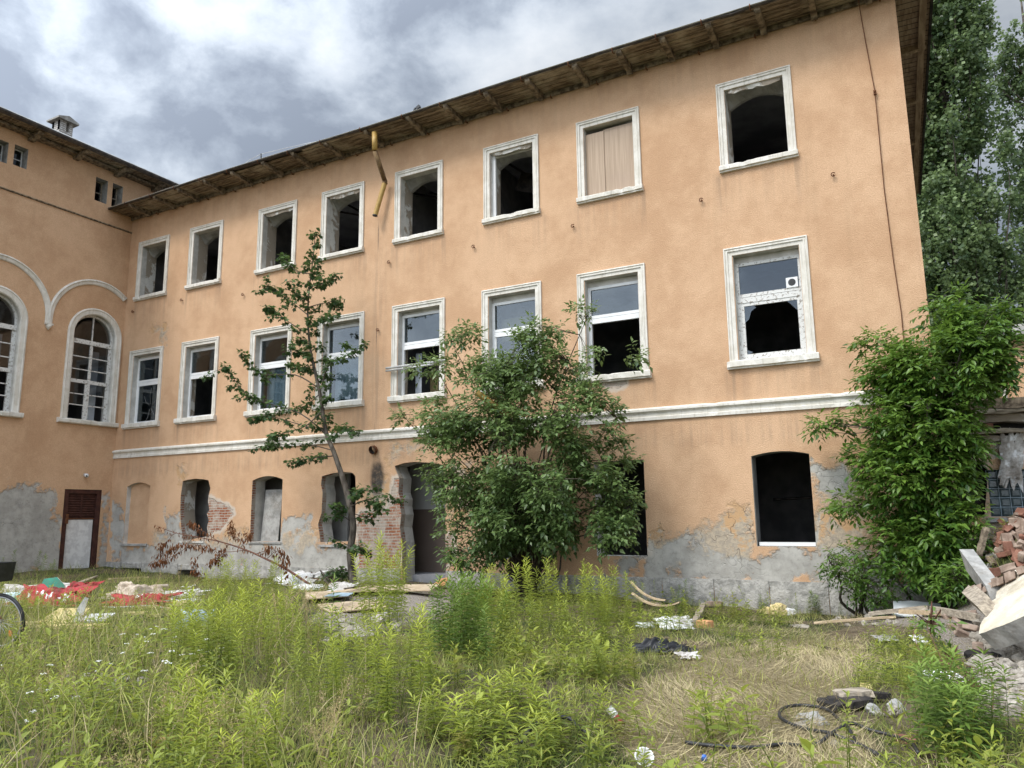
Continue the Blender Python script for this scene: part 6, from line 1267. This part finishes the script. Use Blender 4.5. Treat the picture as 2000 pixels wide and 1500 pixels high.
p = gp(185, 1214); plate('white_board', 'flat white board right of the upright one', 'board', [(-.5, -.5), (.5, -.4), (.45, .5), (-.5, .4)], .03, p+[0, 0, .07], EX*.5, EYv*.45+np.array([0, 0, .08]), 'whitestuff', 'rim')
for i, (x, y, w, lab) in enumerate(((265, 1202, .42, 'yellow lath under the second red cloth'), (300, 1207, .2, 'short yellow foam strip on the meadow'), (60, 1222, .3, 'yellow foam strip beside the bicycle wheel'), (285, 1190, .45, 'thin yellow strip along the edge of the second red cloth'), (350, 1204, .4, 'ochre foam strip behind the blue sack'), (340, 1193, .3, 'ochre foam piece before the white plastic'))):
    p = gp(x, y); plate('foam_strip', lab, 'foam', dense([(-.5, -.5), (.5, -.5), (.5, .5), (-.5, .5)], 3, .05), .04, p+[0, 0, .06], EX*w, EYv*.12, 'yellow', 'foam')
p = gp(1690, 1347); plate('yellow_paper', 'small yellow paper on the straw above the bark board', 'paper', dense([(-.5, -.3), (.3, -.5), (.5, .1), (-.1, .5)], 2, .03), .01, p+[0, 0, .04], EX*.14, EYv*.14+np.array([0, 0, .03]), 'yellow', 'yellow')
p = gp(858, 1135); plate('orange_board', 'orange brown board leaning right of the doorway threshold', 'board', [(-.5, -.5), (.3, -.3), (.5, .5), (0, .35)], .02, p+[0, 0, .16], EX*.5, EYv*.2+np.array([0, 0, .25]), 'brickorange', 'woodpale')
# cup, can, cap
def lathe(mb, prof, c, ax, m, n=16):
    c = np.array(c, float); ax = norm(np.array(ax, float)); u = np.cross(ax, [0, 0, 1] if abs(ax[2]) < .9 else [1, 0, 0]); u /= np.linalg.norm(u); w = np.cross(ax, u)
    mb.loft([[c+ax*h+r*(math.cos(t)*u+math.sin(t)*w) for t in np.linspace(0, 2*PI, n, endpoint=False)] for r, h in prof], m, True, True)
p = gp(1258, 1500)+[0, 0, .05]; mb = MB(); ax = -EYv*.75+np.array([0, 0, .65]); lathe(mb, [(.001, -.10), (.045, -.10), (.06, .03), (.064, .03), (.064, .038), (.056, .036), (.041, -.09), (.001, -.09)], p, ax, 'whitestuff'); tag(mb.build('white_cup'), 'white plastic cup lying with its opening to the viewer at the bottom edge', 'cup')
p = gp(1202, 1412)+[0, 0, .05]; mb = MB(); ax = EX*.45-EYv*.2+np.array([0, 0, -.6]); lathe(mb, [(.001, -.08), (.026, -.08), (.033, -.07)], p, ax, 'chrome'); lathe(mb, [(.033, -.07), (.031, -.02), (.034, .0)], p, ax, 'whitestuff'); lathe(mb, [(.034, .0), (.030, .04), (.033, .065), (.026, .08), (.001, .08)], p, ax, 'red'); tag(mb.build('crushed_can'), 'crushed red and white drink can in the foreground grass', 'can')
p = gp(1375, 1494)+[0, 0, .03]; mb = MB(); lathe(mb, [(.001, .03), (.017, .028), (.018, 0), (.016, 0)], p, [.3, -.3, .8], 'blue', 12); o = mb.build('bottle_cap'); MAT['capblue'] = simple('bright_blue_plastic', (.02, .10, .42), (.03, .14, .5), 9, .4); o.data.materials[0] = MAT['capblue']; tag(o, 'small bright blue cap on the straw at the bottom edge', 'bottle cap')
# cables
def cable(name, lab, pxs, r, lift=.055):
    pts = [gp(a, min(b, 1700))+[0, 0, lift+l] for a, b, l in pxs]; mb = MB(); mb.tube(smooth(pts, 7), r, 'black', 8); return tag(mb.build(name), lab, 'cable')
cable('cable', 'black cable forming the wide loop on the straw', [(1760, 1520, 0), (1700, 1482, 0), (1625, 1458, .03), (1575, 1440, 0), (1535, 1424, 0), (1523, 1410, 0), (1535, 1398, .01), (1570, 1396, .02), (1615, 1404, .02), (1640, 1420, .0), (1655, 1440, .03), (1672, 1462, 0), (1695, 1480, 0), (1712, 1490, 0)], .0135)
cable('cable', 'second black cable crossing the loop toward the right', [(1795, 1488, .0), (1780, 1470, .01), (1740, 1452, .0), (1700, 1444, .01), (1665, 1439, .04), (1640, 1448, .03), (1622, 1464, .04), (1590, 1473, .0), (1530, 1474, .01), (1470, 1478, .0), (1400, 1478, .01), (1340, 1470, .01)], .013)
cable('cable', 'short arched black cable in the grass at the bottom centre', [(1018, 1462, -.02), (1040, 1448, .05), (1075, 1440, .08), (1110, 1436, .07), (1130, 1444, .03), (1158, 1450, -.02)], .017)
mb = MB(); p = gp(345, 1466)
lathe(mb, [(.045, -.16), (.05, -.15), (.05, .15), (.045, .16), (.038, .15), (.036, -.15)], p+[0, 0, .06], EX+EYv*.15, 'yellowpipe', 12); tag(mb.build('pipe_piece'), 'short ochre pipe piece half hidden in the foreground meadow', 'pipe')

# ================================================================== BICYCLE
bc = on_ground(-2, 1268); R = .345; FWD = norm(EX*1.0-EYv*.12); SIDE = np.cross(FWD, [0, 0, 1]); UPV = norm(np.array([0, 0, 1.])+SIDE*.12)
hub = bc+UPV*R; bike = thing('bicycle', 'old bicycle with black basket at the left edge of the meadow', 'bicycle', bc)
def wheel(h, nm):
    mb = MB(); mb.tube([h+R*.965*(math.cos(t)*FWD+math.sin(t)*UPV) for t in np.linspace(0, 2*PI, 41)], .022, 'black', 8, cap=False); w = mb.build('tyre', bike)
    mb = MB(); mb.tube([h+R*.89*(math.cos(t)*FWD+math.sin(t)*UPV) for t in np.linspace(0, 2*PI, 41)], .014, 'chrome', 6, cap=False); mb.tube([h-SIDE*.045, h+SIDE*.045], .022, 'chrome', 8); mb.build('rim', w)
    mb = MB()
    for k in range(32): t = 2*PI*k/32; mb.tube([h+SIDE*.03*(1 if k % 2 else -1), h+R*.89*(math.cos(t)*FWD+math.sin(t)*UPV)], .0017, 'chrome', 3)
    mb.build('spokes', w)
    mb = MB(); t = -.75; c = h+R*.62*(math.cos(t)*FWD+math.sin(t)*UPV); mb.obox(c, SIDE*.008, FWD*.018, UPV*.035, 'orangeplastic'); mb.build('reflector', w); return w
wheel(hub, 'front'); rear = hub-FWD*1.05; wheel(rear, 'rear')
def J(f, u, s=0.): return hub+FWD*f+UPV*u+SIDE*s
head_t, head_b, bb, seat = J(-.30, .56), J(-.22, .34), J(-.64, -.05), J(-.80, .50)
mb = MB(); mb.tube([head_t, head_b], .02, 'red', 8); mb.tube([head_b, bb], .018, 'red', 8); mb.tube([head_t-UPV*.04, seat-UPV*.08], .016, 'red', 8); mb.tube([bb, seat], .016, 'red', 8)
for s in (-.05, .05): mb.tube([bb+SIDE*s*.6, rear+SIDE*s], .010, 'red', 6); mb.tube([seat-UPV*.08, rear+SIDE*s], .009, 'red', 6)
mb.build('frame', bike)
mb = MB()
for s in (-.05, .05): mb.tube([head_b, J(-.16, .2, s), J(0, 0, s)], .012, 'red', 6)
mb.build('fork', bike)
mb = MB(); mb.tube([head_t, head_t+UPV*.12], .013, 'chrome', 6); mb.tube([head_t+UPV*.14+SIDE*s*.28-FWD*abs(s)**2*.12 for s in np.linspace(-1, 1, 11)], .012, 'chrome', 6); mb.build('handlebar', bike)
mb = MB(); mb.tube([seat, seat+UPV*.12], .013, 'chrome', 6); mb.loft([[seat+UPV*(.14+.02*math.cos(q))+FWD*f+SIDE*w*math.sin(q) for q in np.linspace(0, 2*PI, 9)[:-1]] for f, w in ((-.14, .05), (-.1, .085), (0, .06), (.12, .025), (.15, .012))], 'black', True, True, True); mb.build('saddle', bike)
mb = MB(); mb.tube([bb-SIDE*.08, bb+SIDE*.08], .02, 'chrome', 8)
for s, q in ((-.09, 1), (.09, -1)): mb.tube([bb+SIDE*s, bb+SIDE*s+FWD*.12*q-UPV*.1*q], .009, 'chrome', 5); mb.obox(bb+SIDE*(s*1.5)+FWD*.12*q-UPV*.1*q, FWD*.045, SIDE*.03, UPV*.01, 'black')
mb.build('pedals', bike)
mb = MB(); c0 = J(-.06, .50)
mb.loft([[c0+UPV*h+FWD*a*.15*k+SIDE*b*.17*k for a, b in ((-1, -1), (1, -1), (1, 1), (-1, 1))] for h, k in ((0, .8), (.24, 1.), (.24, .96), (.01, .78))], 'black', True, False); mb.obox(c0+UPV*.005, FWD*.12, SIDE*.135, UPV*.004, 'black'); mb.build('basket', bike)
# ================================================================== WORLD, SUN
SUN_EL, SUN_AZ = math.radians(52), math.radians(200)      # azimuth clockwise from +Y : sun behind and a little left of the camera
sd = Vector((math.sin(SUN_AZ)*math.cos(SUN_EL), math.cos(SUN_AZ)*math.cos(SUN_EL), math.sin(SUN_EL)))
W = bpy.data.worlds.new('World'); SC.world = W; W.use_nodes = True
t = NT.__new__(NT); t.t = W.node_tree; t.t.nodes.clear(); t.out = t.n('ShaderNodeOutputWorld')
sky = t.n('ShaderNodeTexSky', sky_type='NISHITA'); sky.sun_disc = False; sky.sun_elevation = SUN_EL; sky.sun_rotation = SUN_AZ
b1 = t.n('ShaderNodeBackground'); b1.inputs[1].default_value = .12; t.l(sky.outputs[0], b1.inputs[0])
d = t.coord('Generated'); nrm = t.n('ShaderNodeVectorMath', operation='NORMALIZE'); t.l(d, nrm.inputs[0])
sx = t.n('ShaderNodeSeparateXYZ'); t.l(nrm.outputs[0], sx.inputs[0])
mp = t.mapping(nrm.outputs[0], (1, 1, 1.45), (SKYX, SKYY, 0))
n1 = t.noise(mp, 3.4, 10, .57, .15); n2 = t.noise(mp, 9.0, 8, .6, .25); n3 = t.noise(mp, 1.3, 3, .5)
f = t.math('ADD', t.math('ADD', t.math('MULTIPLY', n1, .95), t.math('MULTIPLY', n2, .42)), t.math('MULTIPLY', n3, .35)); f = t.math('SUBTRACT', f, .345)
ramp = t.n('ShaderNodeValToRGB'); t.l(f, ramp.inputs[0]); cr = ramp.color_ramp
cr.elements[0].position = .40; cr.elements[0].color = (.27, .31, .38, 1); cr.elements[1].position = .86; cr.elements[1].color = (.93, .95, .97, 1)
for p, c in ((.47, (.37, .42, .495, 1)), (.54, (.52, .575, .65, 1)), (.65, (.68, .73, .79, 1))):
    e = cr.elements.new(p); e.color = c
low = t.mr(sx.outputs[2], .34, .10, 0, .45); col = t.mix(low, ramp.outputs[0], (.86, .90, .95))
dt = t.n('ShaderNodeVectorMath', operation='DOT_PRODUCT'); t.l(nrm.outputs[0], dt.inputs[0]); dt.inputs[1].default_value = sd
glow = t.mr(dt.outputs['Value'], -.05, 1.0, 1.0, SKYGLOW, False)
up = t.mr(sx.outputs[2], .5, 1.0, 1.0, 1.7)
b2 = t.n('ShaderNodeBackground'); t.l(col, b2.inputs[0]); t.l(t.math('MULTIPLY', t.math('MULTIPLY', glow, up), SKYK), b2.inputs[1])
mx = t.n('ShaderNodeMixShader'); mx.inputs[0].default_value = .93; t.l(b1.outputs[0], mx.inputs[1]); t.l(b2.outputs[0], mx.inputs[2]); t.l(mx.outputs[0], t.out.inputs[0])
sl = bpy.data.lights.new('sun', 'SUN'); sl.energy = SUNE; sl.angle = math.radians(18); sl.color = (1, .95, .87)
so = bpy.data.objects.new('sun', sl); COL.objects.link(so); so.rotation_euler = sd.to_track_quat('Z', 'Y').to_euler(); so.location = sd*80
vs = SC.view_settings; vs.view_transform = 'Standard'; vs.look = 'None'; vs.exposure = EXPO; vs.gamma = 1
SC.cycles.max_bounces = 6; SC.cycles.transparent_max_bounces = 12; SC.cycles.caustics_reflective = False; SC.cycles.caustics_refractive = False
SC.cycles.sample_clamp_indirect = 4
